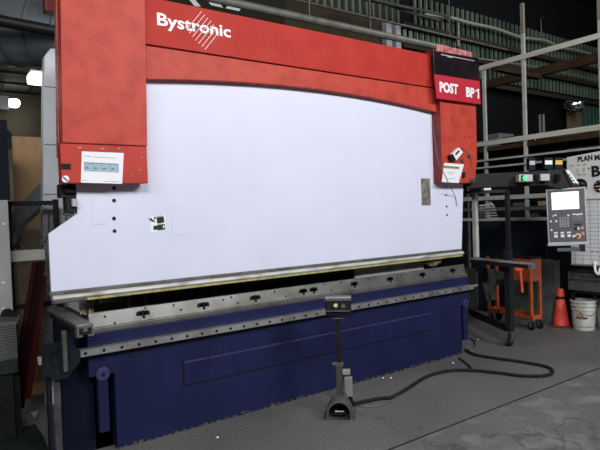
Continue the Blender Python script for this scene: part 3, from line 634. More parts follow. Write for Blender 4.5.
caster(pb0.x, pb0.y, ws, .068, ang=.2)
bl = az(469, 325)
q = MB(); q.slab([Vector((bl.x, bl.y, .13)), Vector((pb0.x-.03, pb0.y+.02, .155)), Vector((pb0.x-.03, pb0.y+.02, .23)), Vector((bl.x, bl.y, .22))], (.03, .03, 0)); q.build('lower_rail', dark, ws)
B0 = az(472, 258.5, .955); B1 = az(533.5, 263.8, .935)
q = MB(); q.bar(B0, B1, .085, .02); q.build('work_bar', steelb, ws, .002)
q = MB(); q.bar(B0-Vector((0, 0, .03)), B1-Vector((0, 0, .03)), .06, .044); q.build('bar_body', black, ws)
q = MB(); d_ = (B1-B0).normalized(); q.bar(B1-d_*.04-Vector((0, 0, .03)), B1+d_*.004-Vector((0, 0, .03)), .072, .05); q.build('bar_end', greyd, ws, .003)
q = MB()
for (x0_, y0_, x1_, y1_) in ((487, 268, 497, 300), (494, 270, 504, 284), (482, 282, 490, 300)):
    q.slab([ad(x0_, y0_, 6.35), ad(x1_, y0_+2, 6.35), ad(x1_-1, y1_, 6.35), ad(x0_+4, y1_, 6.35)], F*.06)
q.build('bracket', mat('oily_metal', (.035, .035, .034), .5, 0, (.02, .02, .02), 10), ws, .003)
q = MB(); q.bar(ad(497, 283, 6.2), ad(510, 281, 6.1), .05, .06); q.build('cross_arm', black, ws, .003)
pp = az(476.5, 257, .965); MB().box((pp.x-.02, pp.y-.02, .965), (pp.x+.03, pp.y+.03, 1.70)).build('silver_upright', tube, ws, .003)

# ================================================================== ORANGE CART
c1 = az(531, 330.5); c2 = az(543, 327.5); c3 = az(494, 322)
vx = (c1-c3); vx.z = 0; vx.normalize(); ang = math.atan2(vx.y, vx.x)
vy = Vector((-vx.y, vx.x, 0))
if vy.dot(c2-c1) < 0: vy = -vy
cm = Matrix((vx, vy, Vector((0, 0, 1)))).transposed().to_4x4(); cm.translation = Vector((c1.x, c1.y, 0))
ct = empty('orange_cart', (0, 0, 0), 0, 'orange steel cart on black castors behind the wheeled stand', 'cart', mw=cm)
LC, WC = .74, (c2-c1).length*.62   # local x from -LC..0, y 0..WC
print('cart W', WC, 'len', (c1-c3).length)
WC = max(.18, min(WC, .40)); ch = .13
q = MB(); q.box((-LC, 0, ch), (.02, .02, ch+.05)); q.box((-LC, WC-.02, ch), (.02, WC, ch+.05)); q.box((-LC, 0, ch), (-LC+.02, WC, ch+.05)); q.box((0, 0, ch), (.02, WC, ch+.05)); q.build('tray_rim', orange, ct, .002, **K)
MB().box((-LC, 0, ch), (.0, WC, ch+.008)).build('tray', mat('tray_black', (.03, .012, .008), .6), ct, **K)
for (x, y) in ((-.02, 0), (-.02, WC-.035), (-LC, 0), (-LC, WC-.035)):
    MB().box((x, y, ch), (x+.035, y+.035, .875)).build('leg', orange, ct, .003, **K)
MB().box((-.32, .004, .60), (-.0, .02, .875)).build('side_plate', orange, ct, .003, **K)
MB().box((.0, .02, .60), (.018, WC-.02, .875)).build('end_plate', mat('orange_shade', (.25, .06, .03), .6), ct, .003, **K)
MB().box((-LC, 0, .875), (.03, WC, .895)).build('top_shelf', black, ct, .003, **K)
wheel_spots = ((-.01, .02), (-.01, WC-.02), (-LC+.04, .02), (-LC+.04, WC-.02))
for (x, y) in wheel_spots:
    w_ = cm @ Vector((x, y, 0)); caster(w_.x, w_.y, ct, .05, ang=ang)
hd = empty('red_handle_clamp', ad(520, 268, 6.3), 0, 'orange red clamp with a long handle hanging in front of the orange cart', 'clamp')
q = MB(); q.slab([ad(515, 267, 6.25), ad(523.5, 267.5, 6.25), ad(523, 271, 6.25), ad(515, 270.5, 6.25)], F*.04); q.build('jaw', oranger, hd, .004)
q = MB(); q.bar(ad(520, 269, 6.27), ad(522.3, 292.5, 6.27), .03, .025, tuple(F)); q.build('handle', oranger, hd, .006)

# ================================================================== CONE, BUCKETS
cb = az(561, 326)
cn = empty('traffic_cone', (cb.x, cb.y, 0), .35, 'orange red traffic cone standing on the floor beside the orange cart', 'cone')
MB().lathe([(.098, .02), (.091, .06), (.056, .32), (.053, .34), (.048, .43), (.045, .462), (.038, .475), (.0, .478)], (0, 0, 0), 28).build('cone_body', conem, cn, smooth=True, local=True)
MB().lathe([(.0555, .345), (.0535, .38)], (0, 0, 0), 28).build('black_band', black, cn, local=True)
MB().prism([(-.13, -.12), (-.12, -.13), (.12, -.13), (.13, -.12), (.13, .12), (.12, .13), (-.12, .13), (-.13, .12)], 0, .022, 2).build('base', mat('cone_base', (.10, .02, .02), .6), cn, .004, local=True)
def bucket(x, y, label, m_, s=1., logo=True):
    p = az(x, y); e = empty('bucket', (p.x, p.y, 0), 0, label, 'bucket')
    q = MB(); q.lathe([(.0, .004), (.128, .0), (.132, .01), (.138, .12), (.145, .26), (.152, .262), (.152, .275), (.146, .28), (.147, .31), (.155, .312), (.155, .325), (.149, .33), (.150, .36), (.160, .362), (.160, .385), (.150, .388), (.146, .36), (.128, .012), (.0, .012)], (0, 0, 0), 36)
    q.v = [v*s for v in q.v]; q.build('pail', m_, e, smooth=True, local=True)
    pts = [Vector((.157*math.cos(t), .157*math.sin(t), .33)) for t in (2.8, 3.3, 3.8, 4.3, 4.8, 5.3)]
    for i, v in enumerate(pts): v.z -= .12*math.sin(PI*i/5); v.xy *= 1.04
    q = MB().tube([v*s for v in pts], .003, 6); q.build('handle', steeld, e, local=True)
    MB().lathe([(.134*s, .045*s), (.135*s, .052*s)], (0, 0, 0), 36).build('blue_line', mat('line_blue', (.05, .06, .15), .6), e, local=True)
    if logo:
        d = (CAM-p); d.z = 0; d.normalize(); sd = Vector((-d.y, d.x, 0)); c = d*.1475*s
        def pt(u, z): return c+sd*u+Vector((0, 0, z))-d*(u*u*3.2)
        cc = [pt(u, z) for u, z in ((-.075, .178), (.0, .178), (-.0375, .245))]
        MB().slab([v for v in cc], d*.004).build('triangle_logo', mat('logo_orange', (.70, .13, .03), .6), e, local=True)
        cc = [pt(u, z) for u, z in ((-.058, .178), (-.03, .178), (-.044, .200))]
        MB().slab([v+d*.004 for v in cc], d*.001).build('logo_cutout', m_, e, local=True)
        q = MB()
        for k in range(7):
            u = -.075+k*.0175; q.slab([pt(u, .150), pt(u+.013, .150), pt(u+.013, .168), pt(u, .168)], d*.004)
        q.build('lettering', ink, e, local=True)
    return e
bucket(584, 329, 'dirty white plastic bucket with an orange triangle logo on the floor beside the cone', bucketm, .93)
bucket(607.5, 326, 'grey plastic bucket half cut off at the right edge of the picture', mat('bucket_grey', (.42, .42, .40), .5, 0, (.26, .26, .24), 12), .93, False)

# ================================================================== RACK
rk = empty('storage_rack', (7.4, .5, 0), 0, 'tall pale steel storage rack right of the press, holding bars and sheets', 'rack')
RX = 7.0
for yy, zt in ((.49, 3.88), (-.54, 3.76), (1.13, 3.56)):
    MB().box((RX-.035, yy+.01, 0), (RX-.005, yy+.062, zt)).build('post', tube, rk, .003)
MB().box((RX-.02, .515, 3.88), (RX+.02, .56, 4.30)).build('post_extension', mat('rusty_tube', (.22, .19, .15), .7), rk)
MB().box((RX-.02, -.52, 3.76), (RX+.02, -.47, 4.6)).build('post_extension', MATS['rusty_tube'], rk)
for yy in (-.10, 2.3):
    MB().box((8.0, yy, 0), (8.05, yy+.05, 2.338 if yy < 0 else 3.52)).build('rear_post', tube, rk, .003)
for z in (3.565, 2.458):
    MB().box((RX-.05, -1.1, z-.035), (RX-.036, 2.45, z+.035)).build('beam', beamw, rk, .003)
MB().box((8.07, -1.1, 3.53), (8.15, 2.45, 3.66)).build('rear_beam', brown, rk)
MB().box((RX+.0, 2.45, 0), (RX+.07, 2.52, 3.6)).build('post', tube, rk, .003)
q = MB(); q.box((RX-.034, -1.1, 2.34), (7.99, 2.45, 2.40)); q.build('deck', brown, rk)
for yy in (2.0, .9): MB().box((RX-.03, yy, 3.47), (8.06, yy+.10, 3.528)).build('cross_bearer', brown, rk)
for (z, m_, t, x_) in ((2.21, tube, .013, 6.95), (2.105, tube, .013, 6.95), (1.95, greyd, .035, 6.93), (1.655, tube, .03, 6.95), (1.49, greyd, .024, 6.96), (1.345, beamw, .022, 6.90)):
    MB().box((x_-.01, -.50, z-t), (x_+.01, 2.45, z+t)).build('shelf_rail', m_, rk, .002)
    MB().box((x_+.01, -.50, z-t-.01), (7.96, 2.45, z-t)).build('shelf', dark, rk)
# stock on the rack
def stock(name, x0_, x1_, zb, h, X, m_, label, cat, depth=.3, group=None, bevel=.004):
    a = ax_(x0_, 180, X); c = ax_(x1_, 180, X)
    o_ = MB().box((X, c.y, zb), (X+depth, a.y, zb+h)).build(name, m_, None, bevel); return tag(o_, label, cat, group)
stock('cardboard_box', 537, 545, 1.521, .06, 7.0, ply, 'small tan cardboard box on a low shelf of the rack', 'box')
stock('parts_tray', 512, 524, 1.521, .05, 7.0, greyd, 'low dark tray on the rack shelf left of the tan box', 'tray')
stock('parts_tray', 527, 536, 1.368, .05, 7.0, steeld, 'dull steel tray on the lowest visible rack shelf', 'tray')
stock('spool', 528, 533.5, 2.125, .075, 7.0, grey, 'small pale block on the rack shelf behind the middle post', 'block')
# upper bay: pale cabinet, tube
stock('pale_cabinet', 486, 500, 2.401, .26, 7.5, mat('cab_grey', (.13, .14, .145), .6), 'pale grey cabinet stored on the upper deck of the rack', 'cabinet', .4)
stock('dark_cabinet', 502, 518, 2.401, .18, 7.5, navyblack, 'low dark cabinet stored on the rack deck beside the pale one', 'cabinet', .4)
pe = empty('tube_roll', ax_(536, 130, 7.3), 0, 'brown cardboard tube lying on the upper rack deck right of the post', 'tube')
ta = ax_(535.5, 128, 7.2); ta.z = 2.46; tb_ = Vector((7.6, ta.y-1.0, 2.46))
W[pe.name] = Matrix.Translation(ta); pe.matrix_world = W[pe.name]
MB().cyl(ta, tb_, .055, 20).build('tube_body', brown, pe, smooth=True)
dd = (tb_-ta).normalized(); MB().cyl(ta-dd*.004, ta+dd*.01, .06, 20).build('end_ring', beamw, pe); MB().cyl(ta-dd*.006, ta+dd*.01, .045, 20).build('end_hole', black, pe)
for (x, lab) in ((540, 'left'), (543.5, 'right')):
    p = ax_(x, 125, 7.7); tag(MB().cyl((p.x, p.y, 2.401), (p.x, p.y, 2.86), .02, 12).lathe([(.02, 0), (.035, .005), (.035, .02), (.02, .03)], (p.x, p.y, 2.401), 12).build('steel_rod', greyd), 'short upright rod on the rack deck, %s one of the two' % lab, 'rod')
st2 = empty('tray_stack', ad(489, 220, 6.9), 0, 'tapering stack of grey wire trays behind the black stand', 'tray stack')
for k in range(6):
    t = k/5.; MB().slab([ad(479.5, 205+k*2.6, 7.0), ad(493.5+5*t, 203.8+k*2.7, 7.0), ad(493.5+5*t, 205.1+k*2.7, 7.0), ad(479.5, 206.4+k*2.6, 7.0)], F*.28).build('tray', tube, st2)
q = MB(); q.bar(ad(490.5, 202.5, 6.9), ad(494.5, 207.5, 6.9), .02, .02, tuple(F)); q.build('tray_handle', wtext, st2)
tag(MB().slab([ad(484, 187, 6.95), ad(491, 187, 6.95), ad(491, 191.5, 6.95), ad(484, 191.5, 6.95)], F*.1).build('label_card', paper), 'small white card hanging behind the control arm', 'card')

# dark sheets and cabinet in front of the rack foot
a = ax_(478, 222, 6.87); c = ax_(547, 222, 6.87)
tag(MB().box((6.83, c.y, .0), (6.88, a.y, 1.32)).build('navy_panel', navyblack, None, .003), 'large dark navy panel leaning against the front of the rack', 'panel')
np_ = bpy.data.objects['navy_panel']
q = MB(); fmm = frame_from((6.829, ax_(483.5, 233, 6.83).y, 1.235), (6.829, ax_(500, 233, 6.83).y, 1.235), (6.829, ax_(483.5, 233, 6.83).y, 1.4))
text('HYDRO', 'faint_lettering', mat('faint_print', (.03, .035, .045), .6), np_, fmm, abs(ax_(483.5, 233, 6.83).y-ax_(500, 233, 6.83).y), .07, .03, .002)
# sheet behind the cart
a = ax_(512, 300, 6.72); c = ax_(555.5, 300, 6.72)
tag(MB().box((6.70, c.y, .0), (6.708, a.y, .83)).build('grey_sheet', greym, None, .002), 'upright grey steel sheet standing behind the orange cart', 'sheet')
a = ax_(539, 300, 6.66); c = ax_(531, 300, 6.66)
tag(MB().box((6.64, a.y, .0), (6.66, c.y, .60)).build('green_sheet', mat('green_sheet', (.05, .12, .08), .5), None, .002), 'narrow dark green sheet seen between the cart legs', 'sheet')
tag(MB().box((7.04, -.62, 0), (7.08, .12, 1.30)).build('dark_board', dark, None, .004), 'tall dark board standing behind the traffic cone', 'board')

# PLAN sign board with gauges, schedule board
SX = 6.6
P4 = [ax_(x, y, SX) for x, y in ((569, 199), (640, 196), (640, 144), (567, 156))]
y_a, y_b = ax_(567, 170, SX).y, ax_(640, 170, SX).y
sb2 = empty('plan_sign', (SX, (y_a+y_b)/2, 1.6), 0, 'white sign board with black lettering and round gauges at the right edge', 'sign')
zt0, zt1 = ax_(567, 157.3, SX).z, ax_(600, 151, SX).z
sl_ = (zt1-zt0)/(ax_(600, 150, SX).y-y_a)
ztop_ = lambda y: zt0+(y-y_a)*sl_
MB().slab([(SX, y_a, 1.585), (SX, y_b, 1.585), (SX, y_b, ztop_(y_b)), (SX, y_a, zt0)], (.03, 0, 0)).build('board', mat('board_cream', (.74, .74, .72), .5, 0, (.68, .68, .66), 4), sb2)
def sx(x, y): q_ = ax_(x, y, SX-.002); return (y_a-q_.y, q_.z)
FS = Matrix(((0, 0, -1, SX-.001), (-1, 0, 0, y_a), (0, 1, 0, 0), (0, 0, 0, 1)))
tilt = math.atan(abs(sl_))
a = sx(577.8, 162.3); c = sx(592.7, 158)
text('PLAN', 'lettering', ink, sb2, FS @ Matrix.Translation((a[0], a[1], 0)) @ Matrix.Rotation(math.radians(3), 4, 'Z'), c[0]-a[0], .066, .045, .002)
a = sx(594.8, 160.6); 
text('MA', 'lettering', ink, sb2, FS @ Matrix.Translation((a[0], a[1], 0)) @ Matrix.Rotation(math.radians(3), 4, 'Z'), .12, .066, .045, .002)
a = sx(591.8, 177.2); text('BP1', 'lettering', ink, sb2, FS @ Matrix.Translation((a[0], a[1], 0)) @ Matrix.Rotation(math.radians(2), 4, 'Z'), .25, .13, .045, .002)
for (x, y) in ((570.5, 165.8), (576.5, 165), (582.5, 164.8), (577.5, 174.8), (583, 174.5)):
    a = sx(x, y); MB().box((a[0], a[1]-.007, .0005), (a[0]+.042, a[1]+.007, .003), FS).build('green_mark', ltgreen, sb2)
for (x, y) in ((576.5, 170.5), (582.8, 170)):
    a = sx(x, y); MB().box((a[0], a[1]-.025, .0005), (a[0]+.03, a[1]+.025, .002), FS).build('pale_mark', mat('pale_print', (.52, .54, .55), .6), sb2)
a = sx(588, 168.7); MB().cyl(FS @ Vector((a[0]+.01, a[1], 0)), FS @ Vector((a[0]+.01, a[1], .004)), .010, 12).build('blue_dot', mat('dot_blue', (.03, .08, .2), .5), sb2)
for i, (x, y, r_) in enumerate(((580.5, 185.5, .082), (600.2, 186.2, .070))):
    a = sx(x, y); g = MB().cyl(FS @ Vector((a[0], a[1], 0)), FS @ Vector((a[0], a[1], .012)), r_, 32).build('gauge', black, sb2, .002)
    if i == 0:
        MB().box((a[0]-.035, a[1]-.01, .013), (a[0]-.01, a[1]+.045, .014), FS).build('needle', gold, g)
        MB().box((a[0]-.005, a[1]+.03, .013), (a[0]+.045, a[1]+.045, .014), FS @ Matrix.Translation((a[0], a[1], 0)) @ Matrix.Rotation(-.5, 4, 'Z') @ Matrix.Translation((-a[0], -a[1], 0))).build('green_arc', gg, g)
        MB().box((a[0]-.05, a[1]+.03, .0135), (a[0]-.03, a[1]+.05, .0145), FS).build('red_dot', redk, g)
    else:
        MB().box((a[0]-.045, a[1]-.006, .013), (a[0]+.01, a[1]+.006, .014), FS).build('needle', gold, g)
        MB().box((a[0]-.01, a[1]-.045, .013), (a[0]+.04, a[1]-.030, .014), FS).build('white_plate', wtext, g)
        for k in range(8):
            t = 2*PI*k/8; MB().box((a[0]+.052*math.cos(t)-.004, a[1]+.052*math.sin(t)-.004, .013), (a[0]+.052*math.cos(t)+.004, a[1]+.052*math.sin(t)+.004, .0138), FS).build('dial_mark', wtext, g)
# schedule board
ya = ax_(571, 240, SX).y; wb = empty('schedule_board', (SX, ya-.2, .8), 0, 'white gridded schedule board hanging below the plan sign', 'board')
MB().box((SX+.0, ya-.75, .805), (SX+.012, ya, 1.575)).build('board', paper, wb)
MB().box((SX-.004, ya-.76, .785), (SX+.014, ya+.012, .806)).build('lower_frame', mat('frame_tan', (.30, .27, .2), .6), wb)
MB().box((SX-.004, ya-.76, 1.565), (SX+.014, ya+.012, 1.585)).build('upper_frame', MATS['frame_tan'], wb)
q = MB()
for k in range(15): q.box((SX-.002, ya-.75, .86+k*.048), (SX, ya-.005, .8635+k*.048))
for k in range(8): q.box((SX-.002, ya-.05-k*.095, .81), (SX, ya-.0465-k*.095, 1.56))
q.build('grid', inkg, wb)
q = MB()
for k in range(9):
    if k % 3 != 2: q.box((SX-.003, ya-.245-k*.022, .955), (SX-.001, ya-.233-k*.022, .965))
q.build('handwriting', ink, wb)
tag(MB().slab([ad(578, 188, 6.55), ad(585, 189, 6.55), ad(586, 198, 6.55), ad(579, 198, 6.55)], F*.02).build('paper_note', paper), 'small white paper stuck behind the top right of the control panel', 'paper')
# grey bench box with print below boards
bb = MB().box((6.62, -1.2, .475), (6.9, ax_(568, 280, 6.62).y, .70)).build('grey_crate', mat('crate_grey', (.075, .075, .07), .7, 0, (.055, .055, .05), 8), None, .004)
tag(bb, 'dark grey crate with faint printing above the white bucket', 'crate')
FB = Matrix(((0, 0, -1, 6.619), (-1, 0, 0, ax_(568, 280, 6.62).y), (0, 1, 0, 0), (0, 0, 0, 1)))
text('ATTENTION', 'faint_lettering', ink, bb, FB @ Matrix.Translation((.03, .635, 0)), .36, .035, .03, .001)
text('MACHINES', 'faint_lettering', ink, bb, FB @ Matrix.Translation((.02, .585, 0)), .40, .035, .03, .001)
MB().box((6.60, -1.2, .70), (6.92, ax_(571, 270, 6.6).y, .73)).build('crate_lid', dark, bb)
bench = MB(); bench.box((6.64, -1.2, .0), (6.68, -1.14, .475)); bench.box((6.64, -.28, 0), (6.68, -.24, .475)); bench.box((6.64, -1.2, .44), (6.90, -.24, .474)); tag(bench.build('low_bench', black), 'low black bench under the grey crate', 'bench')
tag(MB().tube([ax_(594.5, 262, 6.585), ax_(594.8, 267, 6.58), ax_(596, 272, 6.575), ax_(598.5, 274, 6.575), ax_(600, 268, 6.58)], .014, 8).build('white_strap', wtext), 'white strap looped under the schedule board at the right edge', 'strap')

# convex mirror
mp = ay(575, 106, 3.8)
cvx = empty('convex_mirror', mp, 0, 'half dome convex mirror on the tan column at upper right', 'mirror')
q = MB(); R_ = .30; vs = []; n1, n2 = 8, 20
nrm = (CAM-mp).normalized(); sd = nrm.cross(Vector((0, 0, 1))).normalized()
for i in range(n1+1):
    for j in range(n2+1):
        a_ = PI*j/n2; ph = (PI/2)*i/n1
        vs.append(mp+sd*R_*math.cos(a_)*math.cos(ph)-Vector((0, 0, 1))*R_*math.sin(a_)*math.cos(ph)*.95+nrm*R_*.5*math.sin(ph)+Vector((0, 0, .1)))
q.add(vs, [(i*(n2+1)+j, i*(n2+1)+j+1, (i+1)*(n2+1)+j+1, (i+1)*(n2+1)+j) for i in range(n1) for j in range(n2)])
q.build('dome', mat('mirror_dome', (.75, .76, .76), .12, .9, (.08, .08, .08), 9, .3, 8, .42, .55), cvx, smooth=True)
MB().box((mp.x-.3, mp.y, mp.z+.09), (mp.x+.3, mp.y+.1, mp.z+.12)).build('rim', greyd, cvx)

# ================================================================== OVERHEAD PIPES, CABLES
pc = empty('overhead_pipe', ay(300, 17, 2.6), 0, 'thick grey pipe running overhead behind the press beam', 'pipe')
zA = ay(350, 28, 2.6).z
MB().cyl((2.6, 2.6, zA), (ay(446, 47, 2.6).x, 2.6, zA), .055, 18).build('pipe', mat('pipe_grey', (.26, .26, .23), .5, .3, (.17, .17, .15), 6), pc, smooth=True)
for x in (3.5, 4.9, 6.1): MB().cyl((x, 2.6, zA), (x+.02, 2.6, 7.2), .012, 8).build('hanger', steeld, pc)
zB = ay(370, 17.5, 2.9).z; pc2 = tag(MB().cyl((3, 2.9, zB), (10.2, 2.9, zB), .022, 10).cyl((4.4, 2.9, zB), (4.4, 2.9, 7.2), .01, 8).cyl((8.4, 2.9, zB), (8.4, 2.9, 7.2), .01, 8).build('conduit_pipe', steeld), 'thin conduit running overhead above the thick grey pipe', 'pipe')
tag(MB().tube([ay(366, 0, 3.6), ay(385, 3.5, 3.6), ay(400, 9, 3.6), ay(420, 15, 3.6), ay(440, 20, 3.6)], .03, 8).tube([ay(372, -1, 3.5), ay(400, 6, 3.5), ay(430, 12, 3.5), ay(450, 17, 3.5)], .03, 8).build('cable_bundle', steeld), 'bundle of grey cables sagging across the green cladding at top', 'cable')
tag(MB().tube([ay(425, 14, 4.02), ay(450, 17.5, 4.02), ay(470, 23, 4.02), ay(495, 28.5, 4.02), ay(520, 37, 4.02), ay(530, 38.5, 4.02), ay(545, 40.5, 4.02), ay(560, 47, 4.02), ay(575, 50, 4.02), ay(590, 53.5, 4.02)], .035, 8).build('white_cable', mat('cable_pale', (.36, .36, .33), .6)), 'long pale cable sagging along the green wall above the rack', 'cable')
tag(MB().tube([ay(440, 55, 4.02), ay(480, 59, 4.02), ay(510, 63, 4.02), ay(540, 68, 4.02), ay(600, 81, 4.02)], .025, 8).build('wall_conduit', mat('cable_dull', (.22, .22, .18), .6)), 'straight dull conduit along the green wall below the pale cable', 'conduit')
tag(MB().tube([ay(543.5, 17.5, 4.27), ay(541, 18.5, 4.17), ay(541, 24, 4.17), ay(541.8, 36, 4.17)], .018, 8).build('hook_rod', steeld), 'thin hooked rod hanging against the dark upper wall', 'hook')
for (x, y0_, y1_, Y, lb_) in ((458, 23, 47, 3.99, 'grey drop pipe against the cladding right of the POST sign'),):
    tag(MB().cyl(ay(x, y0_, Y), ay(x, y1_, Y), .045, 10).build('drop_pipe', steeld), lb_, 'pipe')
# painted banner above the beam
YN = 4.1
bn = MB().slab([ay(160, 3, YN), ay(285, 24, YN), ay(285, -30, YN), ay(160, -30, YN)], (0, .04, 0)).build('banner', mat('banner_dark', (.03, .026, .018), .7)); tag(bn, 'dark banner with bold white strokes behind the top of the press', 'banner')
for pol in (((182, -8), (188, -8), (201, 6.7), (194.7, 6.3)), ((200, -8), (212, -8), (223, 7.8), (211, 5.2)), ((229, 3.7), (242, 6.3), (239, 11.2), (225.5, 8.2))):
    MB().slab([ay(x, y, YN-.002) for x, y in pol], (0, -.004, 0)).build('white_stroke', wtext, bn)

# ================================================================== LEFT BACKGROUND
YF = 1.0
fc = empty('mesh_fence', (.8, YF, 0), 0, 'black framed expanded metal fence left of the press brake', 'fence')
fx0, fx1 = ay(8, 250, YF).x, ay(58, 215, YF).x-.04
fzt = ay(30, 201, YF).z
MB().box((fx0, YF-.02, fzt-.035), (.985, YF+.02, fzt)).build('top_rail', black, fc, .003)
MB().box((fx0, YF-.02, 0), (fx0+.035, YF+.02, fzt-.035)).build('post', black, fc, .003)
MB().box((.985, YF-.02, 0), (1.025, YF+.02, fzt+.01)).build('post', black, fc, .003)
zz = ay(30, 305, YF).z
MB().box((fx0, YF-.03, zz-.02), (1.0, YF-.021, zz+.02)).build('middle_rail', black, fc, .003)
q = MB(); p_ = .036; x0_, x1_, z0_, z1_ = fx0+.035, .985, .25, fzt-.035
k = -80
while k < 160:
    for sgn in (1, -1):
        # diagonals with slope 0.55
        s_ = .55*sgn; c_ = z0_+k*p_*.55-(0 if sgn > 0 else 0)
        zl = c_+(s_)*0; zr = c_+s_*(x1_-x0_)
        xa, za, xb, zb = x0_, zl, x1_, zr
        if za < z0_: 
            t = (z0_-za)/(zb-za) if zb != za else 2; 
            if not (0 <= t <= 1): continue
            xa, za = xa+(xb-xa)*t, z0_
        if zb < z0_:
            t = (z0_-za)/(zb-za)
            xb, zb = xa+(xb-xa)*t, z0_
        if za > z1_:
            if zb >= z1_: continue
            t = (z1_-za)/(zb-za); xa, za = xa+(xb-xa)*t, z1_
        if zb > z1_:
            t = (z1_-za)/(zb-za); xb, zb = xa+(xb-xa)*t, z1_
        if abs(xb-xa) > .004: q.bar((xa, YF, za), (xb, YF, zb), .003, .0055, (0, 0, 1))
    k += 1
q.build('expanded_mesh', meshm, fc)
def pslab(name, pts, Y, th, m_, label, cat, group=None):
    o_ = MB().slab([ay(x, y, Y) for x, y in pts], (0, th, 0)).build(name, m_, None); return tag(o_, label, cat, group)
# plywood standing behind the fence (goes on to the floor)
a = ay(12, 136, 1.55); c = ay(44, 136, 1.55)
tag(MB().box((a.x, 1.55, 0), (1.5, 1.58, a.z)).build('plywood_panel', ply), 'tall brown plywood panel standing behind the mesh fence', 'panel')
pslab('grey_plank', ((25, 200), (43.5, 180), (60, 162), (60, 185), (43.5, 203), (24, 222), (-50, 297), (-150, 398), (-150, 378), (-50, 275)), 1.45, .03, mat('plank_slate', (.12, .135, .15), .6), 'slate grey plank leaning diagonally in front of the plywood', 'plank')
# left edge enclosure
a = ay(10, 120, .75); c = ay(10.5, 200, .75)
tag(MB().box((.2, .75, c.z), (c.x, .98, a.z)).build('dark_enclosure', navyblack, None, .003), 'dark navy enclosure at the left edge of the picture above the grey post', 'enclosure')
a = ay(8, 203, .75); tag(MB().box((.45, .75, .0), (a.x, .84, c.z)).build('grey_post', grey, None, .003), 'wide grey steel post at the left edge of the picture', 'post')
for yy in (224, 283, 309):
    p = ay(3.5, yy, .75); MB().cyl((p.x, .742, p.z), (p.x, .752, p.z), .010, 10).build('bolt', wtext, bpy.data.objects['grey_post'])
pslab('silver_plate', ((10, 262), (45, 259.5), (44.5, 249), (10, 251)), .93, .02, mat('plate_silver', (.50, .50, .46), .45, .2, (.38, .38, .35), 8), 'silver metal plate fixed across the mesh fence', 'plate')
tag(MB().tube([ay(12, 248, .94), ay(15, 245, .93), ay(17, 245.5, .93), ay(18.5, 241, .93), ay(20, 236, .93)], .008, 6).tube([ay(12, 246, .93), ay(20, 248, .93)], .007, 6).build('hook', black), 'black wire hook hanging on the fence above the silver plate', 'hook')
tag(MB().tube([ay(49, 210, .9), ay(48.5, 232, .9), ay(44, 244, .9), ay(40, 249, .9)], .004, 6).build('black_wire', black), 'thin black wire hanging beside the white ram edge', 'wire')
# maroon boards leaning on fence, down to the floor
pslab('maroon_board', ((33, 262), (45.5, 261), (41, 300), (36, 345), (24, 408), (9, 408), (20, 340), (27, 300)), .80, .03, mat('maroon_dark', (.014, .003, .0035), .6, 0, (.02, .0035, .0035), 6), 'dark maroon board leaning against the mesh fence', 'board')
pslab('maroon_strip', ((30.5, 276), (34, 262), (37, 262), (31, 298), (24.5, 340), (19, 340), (26, 302)), .785, .014, maroon, 'narrow red strip on the left edge of the maroon board', 'strip')
pslab('red_strip', ((44.5, 276), (47, 276), (43, 310), (39, 345), (31, 398), (24, 400), (31, 350), (38, 308)), .785, .014, mat('red_strip', (.045, .007, .006), .6), 'narrow red strip on the right edge of the maroon board', 'strip')
pslab('pale_latch', ((38.5, 365), (41.5, 365), (41.5, 357), (37.5, 357)), .60, .02, grey, 'small pale latch beside the dark bracket plate', 'latch')
# wire basket
wbk = empty('wire_basket', ay(5, 360, .55), 0, 'grey wire mesh basket at the lower left edge', 'basket')
pts = [ay(-10, 324, .55), ay(18, 322, .55), ay(21, 315, .62), ay(-10, 315, .62)]
MB().slab(pts, (0, 0, -.012)).build('tray_lip', steel, wbk)
a = ay(-10, 325, .55); c = ay(17, 358, .55)
q = MB()
for k in range(15):
    z = c.z+(a.z-c.z)*k/14; q.bar((a.x, .55, z), (c.x, .55, z), .004, .006)
for k in range(14):
    x = a.x+(c.x-a.x)*k/13; q.bar((x, .55, c.z), (x, .55, a.z), .004, .004)
q.build('wire_mesh', mat('basket_wire', (.25, .26, .26), .5, .3), wbk)
MB().box((a.x, .60, 0.012), (c.x+.02, .68, a.z)).build('basket_back', black, wbk)
MB().box((a.x, .54, c.z-.10), (c.x+.0, .60, c.z)).build('basket_base', mat('base_dark', (.03, .035, .035), .6), wbk)
MB().box((a.x, .56, 0.012), (c.x-.03, .60, c.z-.10)).build('basket_leg_panel', dark, wbk)
pslab('coiled_chain', ((1, 316), (4, 310), (10, 309), (16, 312), (17, 316)), .60, .05, black, 'black coiled chain lying on the wire basket', 'chain')
# dark green black sheet painting the shade on this floor
tag(MB().slab([(-1.2, -.6, .001), (.66, -.6, .001), (.735, .44, .001), (.735, .74, .001), (-1.2, .74, .001)], (0, 0, .010)).build('floor_shade_sheet', mat('green_black_shade', (.014, .022, .020), .7, 0, (.010, .014, .014), 6)), 'dark green black sheet of painted shade on the floor at the lower left', 'mat')
tag(MB().slab([az(30, 413, .0125), az(39, 411, .0125), az(35, 419.5, .0125)], (0, 0, .006)).build('scrap', mat('scrap_tan', (.30, .29, .25), .8)), 'small pale triangular scrap on the dark shade sheet', 'scrap')

